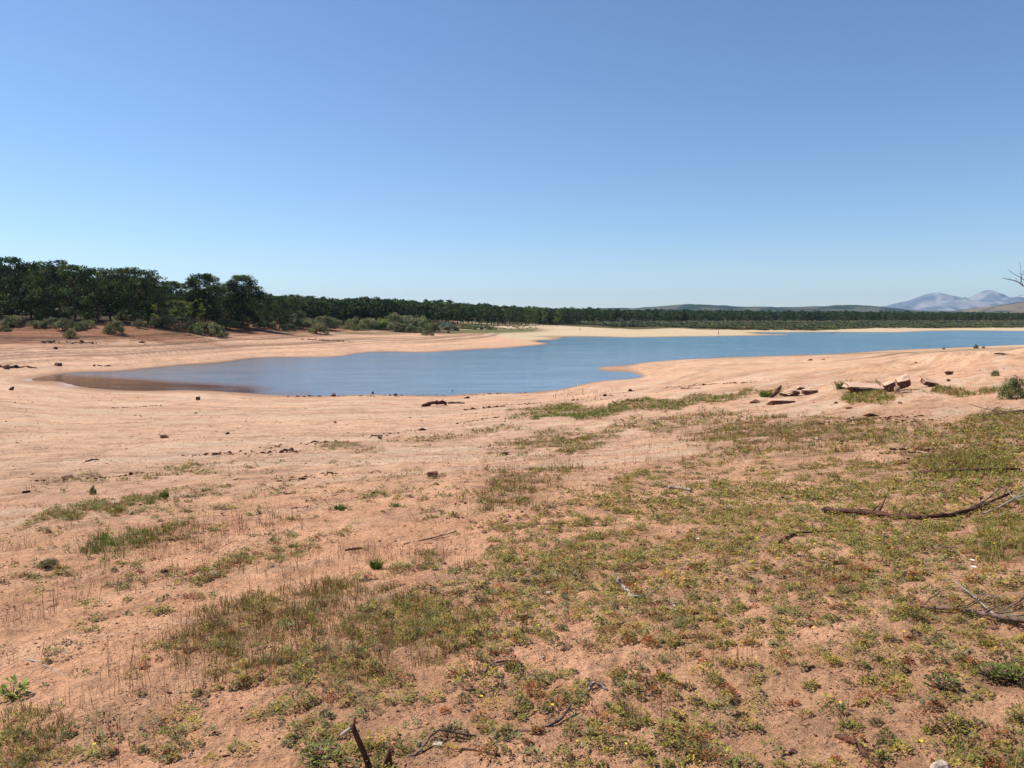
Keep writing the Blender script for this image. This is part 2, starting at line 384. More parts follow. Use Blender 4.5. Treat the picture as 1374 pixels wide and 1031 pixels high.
    t = fl[:,None]; c = c*(1-t)+np.where((px_ < 640)[:,None], lin((82,66,46)), lin((104,92,58)))*t
    t = sst(1400, 2500, rad)[:,None]; c = c*(1-t)+f(lin((120,122,90)))*t
    return c*0.755
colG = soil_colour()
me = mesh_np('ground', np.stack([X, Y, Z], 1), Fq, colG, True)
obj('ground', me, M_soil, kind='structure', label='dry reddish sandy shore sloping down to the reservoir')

# ---------------------------------------------------------------- water sheet
def water():
    rw = np.concatenate([np.geomspace(45, 700, 420)]); aw = np.radians(np.arange(-60, 75, .35))
    R2, A2 = np.meshgrid(rw, aw, indexing='ij'); x = (R2*np.sin(A2)).ravel(); y = (R2*np.cos(A2)).ravel()
    z = tps(x, y); a = len(aw)
    i, j = np.meshgrid(np.arange(len(rw)-1), np.arange(a-1), indexing='ij')
    F = np.stack([i*a+j, i*a+j+1, (i+1)*a+j+1, (i+1)*a+j], -1).reshape(-1, 4)[:, ::-1]
    zq = z[F].min(1)
    F = F[zq < .3]
    px, py = proj(x, y, 0*x)
    silt = sst(-.42, -.05, z)*np.where(px < 420, 1., .25)
    lower = sst(-4, 4, py-(506+ .062*(px-150)))*(px < 400)*(px > 40)*sst(390, 330, px)
    lower = lower*sst(.2, .42, fbm(px/22, py/2.2, 3, 66)+.5*sst(-1, 6, py-(506+.062*(px-150)))); silt = np.maximum(silt*.45, lower)
    deep = lin((104,122,138)); teal = lin((22,84,102)); mud_reflect = lin((96,62,38))  # brown shallows also darkened for the bank and trees reflected in calm water
    t = sst(70, 260, R2.ravel())[:,None]
    c = deep*(1-t)+teal*t
    t = silt[:,None]; c = c*(1-t)+mud_reflect*t
    me = mesh_np('water', np.stack([x, y, 0*x], 1), F, c, True)
    ca = me.color_attributes.new('calm', 'FLOAT_COLOR', 'POINT')
    calm = np.maximum(np.maximum(lower, .6*sst(420, 250, px)), .62*(1-sst(85, 230, R2.ravel())))
    c4 = np.ones((len(x), 4), np.float32); c4[:,:3] = calm[:,None]; ca.data.foreach_set('color', c4.ravel())
    m, nt, b = mat('lake_water', .12, .5)
    b.inputs['IOR'].default_value = 1.33
    at = N(nt, 'ShaderNodeAttribute', _attribute_name='col'); nt.links.new(at.outputs['Color'], b.inputs['Base Color'])
    ac = N(nt, 'ShaderNodeAttribute', _attribute_name='calm')
    ge = nt.nodes.new('ShaderNodeNewGeometry')
    mp = nt.nodes.new('ShaderNodeMapping'); mp.inputs['Scale'].default_value = (.40, 1.3, 1); mp.inputs['Rotation'].default_value = (0,0,R(12)); nt.links.new(ge.outputs['Position'], mp.inputs[0])
    n1 = noise_node(nt, .85, 6, mp.outputs[0], .7)
    n2 = noise_node(nt, .06, 4, mp.outputs[0], .6)
    r2 = ramp(nt, n2.outputs['Fac'], .35, .45, .65, 1.0)
    inv = N(nt, 'ShaderNodeMath', _operation='MULTIPLY_ADD'); inv.inputs[1].default_value = -.9; inv.inputs[2].default_value = 1.0; nt.links.new(ac.outputs['Fac'], inv.inputs[0])
    mp5 = nt.nodes.new('ShaderNodeMapping'); mp5.inputs['Scale'].default_value = (.09, .5, 1); mp5.inputs['Rotation'].default_value = (0,0,R(8)); nt.links.new(ge.outputs['Position'], mp5.inputs[0])
    n5 = noise_node(nt, 1.0, 7, mp5.outputs[0], .78); r5 = ramp(nt, n5.outputs['Fac'], .36, .25, .62, 1.35)
    m5 = N(nt, 'ShaderNodeMath', _operation='MULTIPLY'); nt.links.new(r2.outputs[0], m5.inputs[0]); nt.links.new(r5.outputs[0], m5.inputs[1])
    ms = N(nt, 'ShaderNodeMath', _operation='MULTIPLY'); nt.links.new(m5.outputs[0], ms.inputs[0]); nt.links.new(inv.outputs[0], ms.inputs[1])
    bp = N(nt, 'ShaderNodeBump', Distance=.30); nt.links.new(ms.outputs[0], bp.inputs['Strength'])
    nt.links.new(n1.outputs['Fac'], bp.inputs['Height']); nt.links.new(bp.outputs[0], b.inputs['Normal'])
    obj('water', me, m, kind='structure', label='blue reservoir water rippled by a light wind')
water()

# ---------------------------------------------------------------- hills and mountains on the skyline
def ridge(name, pts, D, depth, c0, c1, z0, seed, nscale, label, rough=.12):
    xs = np.array([p[0] for p in pts], float); ys = np.array([p[1] for p in pts], float)
    nx, ny = 300, 60
    px = np.linspace(xs[0], xs[-1], nx); top = np.interp(px, xs, ys)
    top = np.interp(px, xs, ys); k = np.ones(3)/3; top = np.convolve(np.pad(top, 1, mode='edge'), k, 'valid')+(HZ-top)*.13*(fbm(px/9., px*0+seed, 4, seed+5)-.5)
    V = []; cols = []
    q = np.linspace(-1, 1, ny)
    PXg, Q = np.meshgrid(px, q, indexing='ij'); T = np.broadcast_to(top[:,None], PXg.shape)
    Yw = D+Q*depth; Xw = (PXg-CX)/F0*D
    hgt = H+(HZ-T)/F0*D-z0
    prof = np.clip(1-np.abs(Q)**1.5, 0, 1)
    ns = fbm(Xw/nscale, Yw/nscale, 5, seed)
    rid = 1-np.abs(2*fbm(Xw/nscale*1.3+5, Yw/nscale*.8, 5, seed+9)-1)
    ZZ = z0+hgt*prof*(1-rough*2.6*(1-np.exp(-(Q*5)**2))*(1-rid))+hgt*rough*(ns-.5)*prof
    t = sst(.45, .62, fbm(Xw/nscale*2.2, Yw/nscale*2.2, 5, seed+3))[...,None]
    col = c0*(1-t)+c1*t
    i, j = np.meshgrid(np.arange(nx-1), np.arange(ny-1), indexing='ij')
    F = np.stack([i*ny+j, (i+1)*ny+j, (i+1)*ny+j+1, i*ny+j+1], -1).reshape(-1, 4)
    me = mesh_np(name, np.stack([Xw, Yw, ZZ], -1).reshape(-1, 3), F, col.reshape(-1, 3), True)
    obj(name, me, M_hill, kind='structure', label=label)
M_hill, nt, b = mat('hillside', .95, .05); at = N(nt, 'ShaderNodeAttribute', _attribute_name='col'); nt.links.new(at.outputs['Color'], b.inputs['Base Color'])
ridge('hills', [(700,428),(740,419),(790,414.5),(820,413.5),(850,414.2),(880,411.5),(905,409.5),(925,408.8),(950,409.8),(990,411.5),(1040,412.5),(1080,411.8),(1110,410.5),(1140,409.5),(1165,411),(1190,414.5),(1220,416.5),(1260,417.5),(1320,419),(1420,422)],
      3600, 700, lin((44,58,50)), lin((84,84,70)), 0, 101, 260, 'low dark scrub hill behind the far pine wood')
ridge('mountains', [(1120,428),(1185,414),(1195,409),(1215,405),(1228,399),(1240,394),(1252,392.5),(1262,394),(1275,400),(1285,400.5),(1298,403),(1308,397.5),(1319,390),(1328,392.5),(1340,400),(1352,402),(1360,401),(1370,405),(1420,404),(1500,410),(1560,428)],
      9500, 1500, lin((92,102,114)), lin((134,134,136)), 0, 111, 420, 'bare grey mountain peaks on the skyline', .26)
ridge('hill_slope', [(1285,430),(1310,417),(1335,411),(1350,409),(1374,404.5),(1420,398),(1480,400),(1560,425)], 4200, 800, lin((50,58,50)), lin((112,98,76)), 0, 121, 320, 'brown and green hillside rising at the edge of the view')

# ---------------------------------------------------------------- leaves, blades, stems
def leaf_quads(bx, by, bz, az, tilt, L, Wd, col, droop=0.):
    """one diamond leaf per row: base, left, tip, right"""
    dx, dy = np.cos(az), np.sin(az); ct, st = np.cos(tilt), np.sin(tilt)
    tipx, tipy, tipz = bx+dx*L*ct, by+dy*L*ct, bz+L*st
    mx, my, mz = bx+dx*L*ct*.55, by+dy*L*ct*.55, bz+L*st*.62+droop*L
    sx, sy = -dy*Wd*.5, dx*Wd*.5
    V = np.stack([np.stack([bx, by, bz], 1), np.stack([mx+sx, my+sy, mz], 1), np.stack([tipx, tipy, tipz], 1), np.stack([mx-sx, my-sy, mz], 1)], 1).reshape(-1, 3)
    F = np.arange(len(bx)*4).reshape(-1, 4)
    return V, F, np.repeat(col, 4, 0)
def scatter(r0, r1, per_m2, kd, seed_scale, thr=.36, gain=3.2, amin=-37, amax=37, s=200):
    a0, a1 = R(amin), R(amax)
    area = (a1-a0)/2*(r1*r1-r0*r0); n = int(area*per_m2)
    rr = np.sqrt(RG.uniform(r0*r0, r1*r1, n)); aa = RG.uniform(a0, a1, n)
    x, y = rr*np.sin(aa), rr*np.cos(aa)
    z = tps(x, y)
    px, py = proj(x, y, z)
    m = vdens(px, py, kd)
    nz = fbm(x/seed_scale, y/seed_scale, 4, s)
    nz2 = fbm(x/(seed_scale*4), y/(seed_scale*4), 3, s+7)
    p = np.clip((m+1.5*(nz-.5)+.6*(nz2-.5)-thr)*gain, 0, 1)*(m > .02)
    k = (RG.random(n) < p)
    return x[k], y[k], px[k], py[k], nz[k]
def weed_layers():
    parts = []
    A_ = [lin((146,138,60)), lin((118,120,56)), lin((132,134,86)), lin((166,146,66)), lin((144,90,50)), lin((94,82,44))]
    pr = np.array([.26,.22,.14,.12,.15,.11])
    for r0, r1, dens, nl, ls, rs in [(1.8,5,230,70,.48,1.),(5,9,170,44,.72,1.1),(9,16,110,20,1.25,1.25),(16,30,44,11,2.2,1.7),(30,60,13,8,3.8,2.8),(60,130,2.2,7,8,5)]:
        x, y, px, py, nz = scatter(r0, r1, dens, 'w', .22 if r0 < 16 else .7, thr=np.interp(r0, [2,9,16,60], [.33,.38,.37,.33]), s=200)
        n = len(x)
        if n == 0: continue
        Rr = RG.uniform(.018, .062, n)*rs
        big = RG.random(n) < .12; Rr = np.where(big, Rr*1.5, Rr)
        pc = RG.choice(6, n, p=pr/pr.sum())
        yel = vdens(px, py, 'w')*((py < 760) & (py > 610))
        base = np.array(A_)[pc]*np.array([.96,.86,.84])*RG.uniform(.55, 1.2, n)[:,None]
        base = base*(1-.4*yel[:,None])+lin((140,134,62))*.4*yel[:,None]
        idx = np.repeat(np.arange(n), nl); N_ = len(idx)
        q = np.sqrt(RG.random(N_)); ph = RG.uniform(0, 2*math.pi, N_)
        bx = x[idx]+Rr[idx]*q*np.cos(ph)*.85; by = y[idx]+Rr[idx]*q*np.sin(ph)*.85
        cush = (1-q*q)*Rr[idx]*RG.uniform(.15, 1.0, N_)
        bz = height(bx, by)+.002+cush
        az = ph+RG.normal(0, .7, N_); tilt = RG.uniform(.05, 1.0, N_)*(1.1-q*.6)
        L = RG.uniform(.014, .034, N_)*ls; Wd = L*RG.uniform(.42, .7, N_)
        col = base[idx]*RG.uniform(.75, 1.25, N_)[:,None]
        parts.append(leaf_quads(bx, by, bz, az, tilt, L, Wd, col, .04))
    V, F, c = merge(parts)
    obj('low_weeds', mesh_np('low_weeds', V, F, c), M_weed, kind='stuff', label='mats of low olive green weeds spread over the reddish soil', category='weeds')
def blades(bx, by, bz, az, lean, L, Wd, col, curl=.35):
    dx, dy = np.cos(az), np.sin(az); cx_, cy_ = -np.sin(az)*.5, np.cos(az)*.5
    # the blade's flat side faces a random way
    fa = az+RG.uniform(-1.2, 1.2, len(az)); sx, sy = -np.sin(fa)*Wd*.5, np.cos(fa)*Wd*.5
    pts = []
    for t, w in ((0,1),(.5,.85),(1,.12)):
        hx = L*(lean*t+curl*lean*t*t); hzv = L*t*np.sqrt(np.maximum(1-(lean*.8)**2, .2))*(1-.12*t*lean)
        X0, Y0, Z0 = bx+dx*hx, by+dy*hx, bz+hzv
        pts.append(np.stack([X0-sx*w, Y0-sy*w, Z0], 1)); pts.append(np.stack([X0+sx*w, Y0+sy*w, Z0], 1))
    V = np.stack(pts, 1).reshape(-1, 3)
    b0 = np.arange(len(bx))[:,None]*6
    F = np.concatenate([b0+np.array([0,1,3,2]), b0+np.array([2,3,5,4])], 1).reshape(-1, 4)
    return V, F, np.repeat(col, 6, 0)
def grass_layers():
    pg, pd = [], []
    G = np.array([lin((142,140,60)), lin((118,128,50)), lin((170,152,88)), lin((146,104,58)), lin((106,110,48))])
    for r0, r1, dens, nb, ls, ws in [(1.8,5,260,13,.56,.9),(5,9,220,12,.68,1.2),(9,16,110,10,.9,1.9),(16,30,28,9,1.1,2.8),(30,60,12,8,1.7,7),(60,120,3,7,2.6,14)]:
        x, y, px, py, nz = scatter(r0, r1, dens, 'g', .45 if r0 < 16 else 1.0, thr=.38, s=300)
        n = len(x)
        if n:
            idx = np.repeat(np.arange(n), nb); N_ = len(idx)
            bx = x[idx]+RG.normal(0, .022, N_)*(1+ws*.12); by = y[idx]+RG.normal(0, .022, N_)*(1+ws*.12); bz = height(bx, by)-.003
            tone = G[RG.choice(5, n, p=[.32,.22,.16,.18,.12])]*RG.uniform(.6, 1.1, n)[:,None]
            dryer = vdens(px, py, 'd')*.55; tone = tone*(1-dryer[:,None])+lin((134,98,62))*dryer[:,None]
            lush = ((py > 715) & (py < 760) & (px > 110) & (px < 190)) | ((py > 530) & (py < 562) & (px > 680) & (px < 1020))
            tone = np.where(lush[:,None], lin((106,124,50)), tone)
            col = tone[idx]*RG.uniform(.75, 1.25, N_)[:,None]
            pg.append(blades(bx, by, bz, RG.uniform(0, 6.283, N_), RG.uniform(.05, .8, N_), RG.uniform(.03, .12, N_)*ls*1.15, RG.uniform(.0022, .004, N_)*ws, col))
        x, y, px, py, nz = scatter(r0, r1, dens*.36, 'd', .6 if r0 < 16 else 1.2, thr=.40, s=400)
        n = len(x)
        if n:
            nb2 = 4; idx = np.repeat(np.arange(n), nb2); N_ = len(idx)
            bx = x[idx]+RG.normal(0, .03, N_); by = y[idx]+RG.normal(0, .03, N_); bz = height(bx, by)-.003
            D_ = np.array([lin((118,72,46)), lin((146,100,66)), lin((170,134,92)), lin((94,62,42))])
            col = D_[RG.choice(4, N_)]*RG.uniform(.75, 1.2, N_)[:,None]
            L = RG.uniform(.05, .15, N_)*np.where(RG.random(N_) < .16, 2.3, 1)*(.8+.25*ls); az = RG.uniform(0, 6.283, N_); lean = RG.uniform(0, .28, N_)
            pd.append(blades(bx, by, bz, az, lean, L, RG.uniform(.0018, .0030, N_)*(.4+ws*.6), col, .3))
            # seed heads
            k = RG.random(N_) < .6; m_ = k.sum()
            tx = (bx+np.cos(az)*L*lean*1.25)[k]; ty = (by+np.sin(az)*L*lean*1.25)[k]; tz = (bz+L*.96)[k]
            for rep in range(2):
                o_ = RG.uniform(-.25, .02, m_)*L[k]
                pd.append(leaf_quads(tx, ty, tz+o_, RG.uniform(0, 6.283, m_), RG.uniform(.2, 1.3, m_), RG.uniform(.006, .012, m_)*(.85+ws*.15), RG.uniform(.003, .005, m_)*(.85+ws*.15), col[k]*.85))
    V, F, c = merge(pg); obj('grass', mesh_np('grass', V, F, c), M_grass, kind='stuff', label='tufts of thin green and yellowing grass on the shore', category='grass')
    V, F, c = merge(pd); obj('dry_stems', mesh_np('dry_stems', V, F, c), M_dry, kind='stuff', label='thin upright dry reddish plant stems on the shore', category='dry grass')
weed_layers(); grass_layers()

def debris():
    """bits of bark, seed pods, clods"""
    xs, ys, ss, cs = [], [], [], []
    def add(x, y, s, c): xs.append(x); ys.append(y); ss.append(s); cs.append(c)
    brown = lin((92,54,36)); clod = lin((198,136,100))*.8; pale = lin((214,186,160))*.75
    for r0, r1, dens, sc in [(1.8,6,1500,.62),(6,14,380,1.0),(14,35,48,1.9),(35,90,4.0,4.2)]:
        a0 = R(37); n = int(a0*(r1*r1-r0*r0)*dens)
        rr = np.sqrt(RG.uniform(r0*r0, r1*r1, n)); aa = RG.uniform(-a0, a0, n); x, y = rr*np.sin(aa), rr*np.cos(aa)
        k = RG.random(n) < (.12+.88*sst(.40, .62, fbm(x/.9, y/.9, 5, 500))); x, y = x[k], y[k]; n = len(x)
        t = RG.random(n); vd_ = vdens(*proj(x, y, tps(x, y)), 'w'); t = t-(vd_ > .3)*.15
        col = np.where((t < .36)[:,None], brown, np.where((t < .95)[:,None], clod, pale))*RG.uniform(.6, 1.2, n)[:,None]
        add(x, y, RG.lognormal(0, .45, n)*.0045*sc, col)
    # wrack lines of washed-up bits that follow old shorelines
    for pts, w, nn, sz in [([(360,601),(470,590),(560,577),(700,556),(740,549)],.22,500,.02), ([(386,533),(500,531.6),(650,530.2),(750,524)],.5,130,.05), ([(620,551),(700,543),(800,535),(860,523),(950,516),(1020,513)],.22,520,.035),
                       ([(0,493),(60,492.5),(150,492.5)],.5,170,.09), ([(380,648),(430,636),(500,634),(470,640)],.12,160,.012), ([(250,612),(330,609),(400,606)],.25,190,.016),
                       ([(20,642),(60,646),(160,640),(230,628)],.12,160,.012), ([(560,690),(640,672),(700,668)],.08,110,.008),
                       ([(1100,568),(1200,560),(1330,575)],.5,420,.018),([(1150,590),(1250,610),(1330,640)],.4,420,.014), ([(400,683),(520,660),(640,645)],.06,90,.008),
                       ([(640,601),(660,598)],.1,20,.02), ([(0,457),(120,460),(190,461)],.8,200,.10),([(350,455),(420,456),(470,459)],.8,160,.10), ([(150,548),(210,545),(380,532)],.2,90,.03)]:
        pts = np.array(pts, float); q = RG.uniform(0, len(pts)-1, nn); i0 = np.minimum(q.astype(int), len(pts)-2); f = (q-i0)[:,None]
        pp = pts[i0]*(1-f)+pts[i0+1]*f
        gx = []
        for a in np.linspace(0, len(pts)-1, 24):
            j0 = min(int(a), len(pts)-2); f0 = a-j0; p0 = pts[j0]*(1-f0)+pts[j0+1]*f0; gx.append(ground_at(*p0)[:2])
        gx = np.array(gx); s_ = q/(len(pts)-1)*23
        x = np.interp(s_, np.arange(24), gx[:,0])+RG.normal(0, w, nn); y = np.interp(s_, np.arange(24), gx[:,1])+RG.normal(0, w*1.3, nn)
        k = RG.random(nn) < sst(.35, .55, vnoise(x/(w*6), y/(w*6), 510)); x, y = x[k], y[k]
        add(x, y, RG.lognormal(0, .5, len(x))*sz*1.5, brown*RG.uniform(.35, .8, len(x))[:,None])
    x = np.concatenate(xs); y = np.concatenate(ys); s = np.concatenate(ss); c = np.concatenate(cs); n = len(x)
    z = height(x, y)
    o = np.array([[1,0,0],[0,1,0],[-1,0,0],[0,-1,0],[.1,.1,1],[-.1,0,-1]], float)
    a = RG.uniform(0, 6.283, n); st = np.stack([RG.uniform(.7, 2.4, n), RG.uniform(.6, 1.1, n), RG.uniform(.35, .7, n)], 1)
    V = o[None]*st[:,None]*s[:,None,None]*RG.uniform(.7, 1.25, (n, 6, 3))
    ca, sa = np.cos(a)[:,None], np.sin(a)[:,None]
    V = np.stack([V[...,0]*ca-V[...,1]*sa, V[...,0]*sa+V[...,1]*ca, V[...,2]], -1)
    V += np.stack([x, y, z+s*.25], 1)[:,None]
    T = np.array([[0,1,4],[1,2,4],[2,3,4],[3,0,4],[1,0,5],[2,1,5],[3,2,5],[0,3,5]])
    F = (np.arange(n)[:,None,None]*6+T[None]).reshape(-1, 3)
    obj('ground_litter', mesh_np('ground_litter', V.reshape(-1, 3), F, np.repeat(c, 6, 0)), M_debris, kind='stuff', label='small clods, pebbles and brown plant litter strewn over the shore', category='litter')
debris()

# ---------------------------------------------------------------- tubes: branches, logs, trunks
def tube(path, radii, k=7, jag=0., seed=0):
    rs = np.random.default_rng(seed)
    path = np.asarray(path, float); n = len(path)
    V, F = [], []
    up = np.array([0.13, .21, 1.0])
    for i in range(n):
        d = path[min(i+1, n-1)]-path[max(i-1, 0)]; d /= (np.linalg.norm(d)+1e-9)
        a = np.cross(d, up); 
        if np.linalg.norm(a) < .1: a = np.cross(d, [1, 0, .1])
        a /= np.linalg.norm(a); b = np.cross(d, a)
        for j in range(k):
            t = 2*math.pi*j/k; rr = radii[i]*(1+jag*rs.uniform(-1, 1))
            V.append(path[i]+rr*(a*math.cos(t)+b*math.sin(t)))
    V.append(path[0]); V.append(path[-1])
    for i in range(n-1):
        for j in range(k):
            j2 = (j+1) % k; F.append((i*k+j, i*k+j2, (i+1)*k+j2, (i+1)*k+j))
    c0, c1 = n*k, n*k+1
    for j in range(k):
        j2 = (j+1) % k; F.append((c0, j2, j, j)); F.append((c1, (n-1)*k+j, (n-1)*k+j2, (n-1)*k+j2))
    return np.array(V), F
class MB:
    def __init__(s): s.V = []; s.F = []
    def add(s, V, F):
        n0 = len(s.V); s.V.extend([tuple(v) for v in V])
        for f in F:
            g_ = []
            for q in f:
                if q+n0 not in g_: g_.append(q+n0)
            s.F.append(tuple(g_))
    def build(s, name, m, parent=None, smooth=True, loc=None, **kw):
        me = bpy.data.meshes.new(name); me.from_pydata(s.V, [], s.F); me.update()
        if smooth:
            for p in me.polygons: p.use_smooth = True
        return obj(name, me, m, parent, loc, **kw)
def wobble(p0, p1, n, amp, rs, sag=0.):
    p0, p1 = np.array(p0, float), np.array(p1, float); L = np.linalg.norm(p1-p0)
    out = []
    off = np.zeros(3)
    for i in range(n):
        t = i/(n-1); off = off*.7+rs.normal(0, amp*L, 3)*(0 < i < n)
        out.append(p0*(1-t)+p1*t+off*math.sin(math.pi*min(t*1.3, 1)*.8+.1)+np.array([0, 0, -sag*L*4*t*(1-t)]))
    return np.array(out)
def branch(name, pix, r0, r1, label, cat, m, twigs=0, lift=None, seed=0, tw_len=.3, group=None, jag=.15, k=8):
    """a branch lying on the ground: pix are photograph places, lift the height above the soil (in its radii)"""
    rs = np.random.default_rng(seed)
    g3 = [np.array(ground_at(*p)) for p in pix]
    base = g3[0].copy()
    lf = lift or [0]*len(pix)
    pts = []
    for i, q in enumerate(g3):
        r = r0+(r1-r0)*i/(len(g3)-1)
        pts.append(q+np.array([0, 0, r*.45+lf[i]])-base)
    # resample and roughen
    path, rad_ = [], []
    tot = len(pts)-1
    for i in range(tot):
        seg = max(4, 5); 
        for t in np.linspace(0, 1, seg, endpoint=(i == tot-1)):
            pm = pts[max(i-1, 0)]; pn = pts[min(i+2, tot)]; a, b = pts[i], pts[i+1]
            v = .5*((2*a)+(b-pm)*t+(2*pm-5*a+4*b-pn)*t*t+(3*a-pm-3*b+pn)*t**3)
            f = (i+t)/tot; r = r0+(r1-r0)*f
            path.append(v+rs.normal(0, r*.35, 3)*[1, 1, .5]); rad_.append(r*rs.uniform(.82, 1.18))
    mb = MB(); mb.add(*tube(path, rad_, k, jag, seed))
    path = np.array(path); dirn = path[-1]-path[0]; L = np.linalg.norm(dirn); dirn /= L
    side = np.array([-dirn[1], dirn[0], 0])
    for t in range(twigs):
        i = int(rs.uniform(.25, .95)*(len(path)-1)); r = rad_[i]*.55
        d = dirn*rs.uniform(.4, 1.)+side*rs.choice([-1, 1])*rs.uniform(.3, .9)+np.array([0, 0, rs.uniform(0, .6)]); d /= np.linalg.norm(d)
        l = L*tw_len*rs.uniform(.5, 1.2)
        tp = wobble(path[i], path[i]+d*l, 7, .02, rs)
        mb.add(*tube(tp, np.linspace(r, r*.25, 7), 5, .1, seed+t))
        if rs.random() < .6:
            d2 = d+rs.normal(0, .5, 3); tp2 = wobble(tp[3], tp[3]+d2*l*.4, 5, .02, rs); mb.add(*tube(tp2, np.linspace(r*.5, r*.2, 5), 4))
    return mb.build(name, m, loc=tuple(base), label=label, category=cat, group=group)

def rock(name, px, py, w, h, d, label, cat, m, seed, rot=0., tilt=(0, 0), sink=.2, group=None, npts=16, rough=.05, z=None, box=False):
    import bmesh
    rs = np.random.default_rng(seed)
    bm = bmesh.new()
    for i in range(npts):
        v = rs.normal(0, 1, 3); v /= np.max(np.abs(v))**.75*np.linalg.norm(v)**.25
        v *= rs.uniform(.82, 1.)
        if box:
            if i >= 12: continue
            v = np.array([(1 if i & 1 else -1), (1 if i & 2 else -1), (1 if i & 4 else -1)], float)*rs.uniform(.62, 1., 3) if i < 8 else v*[1, 1, .8]
        bm.verts.new((v[0]*w/2, v[1]*d/2, v[2]*h/2))
    r_ = bmesh.ops.convex_hull(bm, input=bm.verts)
    bmesh.ops.delete(bm, geom=[g_ for g_ in r_['geom_interior'] if isinstance(g_, bmesh.types.BMVert)], context='VERTS')
    bmesh.ops.bevel(bm, geom=list(bm.edges), offset=min(w, h, d)*.05, segments=1, affect='EDGES')
    bmesh.ops.triangulate(bm, faces=bm.faces)
    bmesh.ops.subdivide_edges(bm, edges=list(bm.edges), cuts=2, use_grid_fill=True)
    from mathutils import noise as mn
    sz = min(w, h, d)
    for v in bm.verts:
        n3 = mn.noise(Vector(v.co)/sz*1.6+Vector((seed, 0, 0)))+.5*mn.noise(Vector(v.co)/sz*4+Vector((0, seed, 0)))
        v.co += v.co.normalized()*n3*sz*rough*2
    bmesh.ops.rotate(bm, verts=bm.verts, cent=(0, 0, 0), matrix=(Matrix.Rotation(rot, 3, 'Z')@Matrix.Rotation(tilt[0], 3, 'X')@Matrix.Rotation(tilt[1], 3, 'Y')))
    me = bpy.data.meshes.new(name); bm.to_mesh(me); bm.free()
    zmin = min(v.co.z for v in me.vertices); zmax = max(v.co.z for v in me.vertices)
    x, y, zg = ground_at(px, py)
    if z is not None: zg = z
    for v in me.vertices: v.co.z -= zmin+(zmax-zmin)*sink
    return obj(name, me, m, loc=(x, y+d*.3, zg), label=label, category=cat, group=group)
def m_at(px, py, pxlen):   # metres spanned by pxlen photo pixels there
    x, y, z = ground_at(px, py); return pxlen*math.hypot(y, 0)/F0/cT, (x, y, z)
def stone(px, py, wpx, hpx, label, m, seed, cat='stone', name='stone', **kw):
    s, q = m_at(px, py, .86 if (py < 540 and px > 1000) else 1.0)
    return rock(name, px, py, s*wpx*1.05, s*hpx*1.35, s*wpx*kw.pop('dep', .7), label, cat, m, seed, **kw)

# the slabs by the right-hand ridge
s0, _ = m_at(1205, 525, 1)
stone(1164, 526, 60, 9, 'long flat sandy rock ledge left of the tilted slab', M_stone_lit_top, 3, 'rock', 'rock_ledge', box=True, tilt=(.18, .06), rot=.1, sink=.25, rough=.08)
stone(1196, 526, 17, 13, 'dark-faced leaning block at the left of the tilted slab', M_stone_lit_top, 14, 'rock', 'rock_slab', box=True, tilt=(.2, -.55), sink=.15)
stone(1214, 524, 23, 12, 'tilted rock slab raised highest above the grass', M_stone_lit_top, 22, 'rock', 'rock_slab', box=True, tilt=(.55, -.45), rot=-.1, sink=.10)
stone(1204, 527, 9, 9, 'small round pale stone between the two leaning dark slabs', M_stone_pale, 31, npts=24, sink=.1)
stone(1250, 519, 26, 7, 'dark wedge of rock lying right of the tilted slab', M_stone_lit_top, 41, 'rock', 'rock_slab', box=True, tilt=(.3, .25), sink=.15)
stone(1217, 527, 18, 4, 'low pale stone under the right end of the tilted slab', M_stone_pale, 46, sink=.2)
stone(1062, 532, 34, 12, 'rounded sandy boulder beside the driftwood stump', M_stone_lit_top, 52, 'rock', 'boulder', tilt=(.15, -.1), sink=.2, rough=.08)
stone(1088, 529, 24, 7, 'low flat rock right of the rounded sandy boulder', M_stone_lit_top, 57, 'rock', 'flat_rock', box=True, sink=.2)
stone(1075, 523, 14, 5, 'small dark rock behind the rounded sandy boulder', M_stone_lit_top, 59, 'rock', 'rock', sink=.2)
stone(1050, 542, 36, 7, 'flat pale rock plate in front of the rounded boulder', M_stone_lit_top, 63, 'rock', 'rock_plate', box=True, sink=.35)
stone(1013, 541, 14, 5, 'small brown stone at the right end of the green strip', M_stone_red, 66)
stone(1275, 503, 15, 7, 'brown rock on the slope behind the slabs', M_stone_lit_top, 68, 'rock', 'rock')
stone(1273, 512, 7, 4, 'small dark stone just right of the rock wedge', M_stone_dark, 69)
stone(1140, 549, 10, 3, 'thin flat stone in front of the long rock ledge', M_stone_red, 70)
branch('driftwood_stump', [(1034,534),(1039,533.5),(1044,533),(1047,532.8)], .13, .05, 'dark knotted driftwood stump leaning on the sandy boulder', 'driftwood', M_wood_dark, 5, [0,.12,.34,.62], 5, .5, jag=.3)
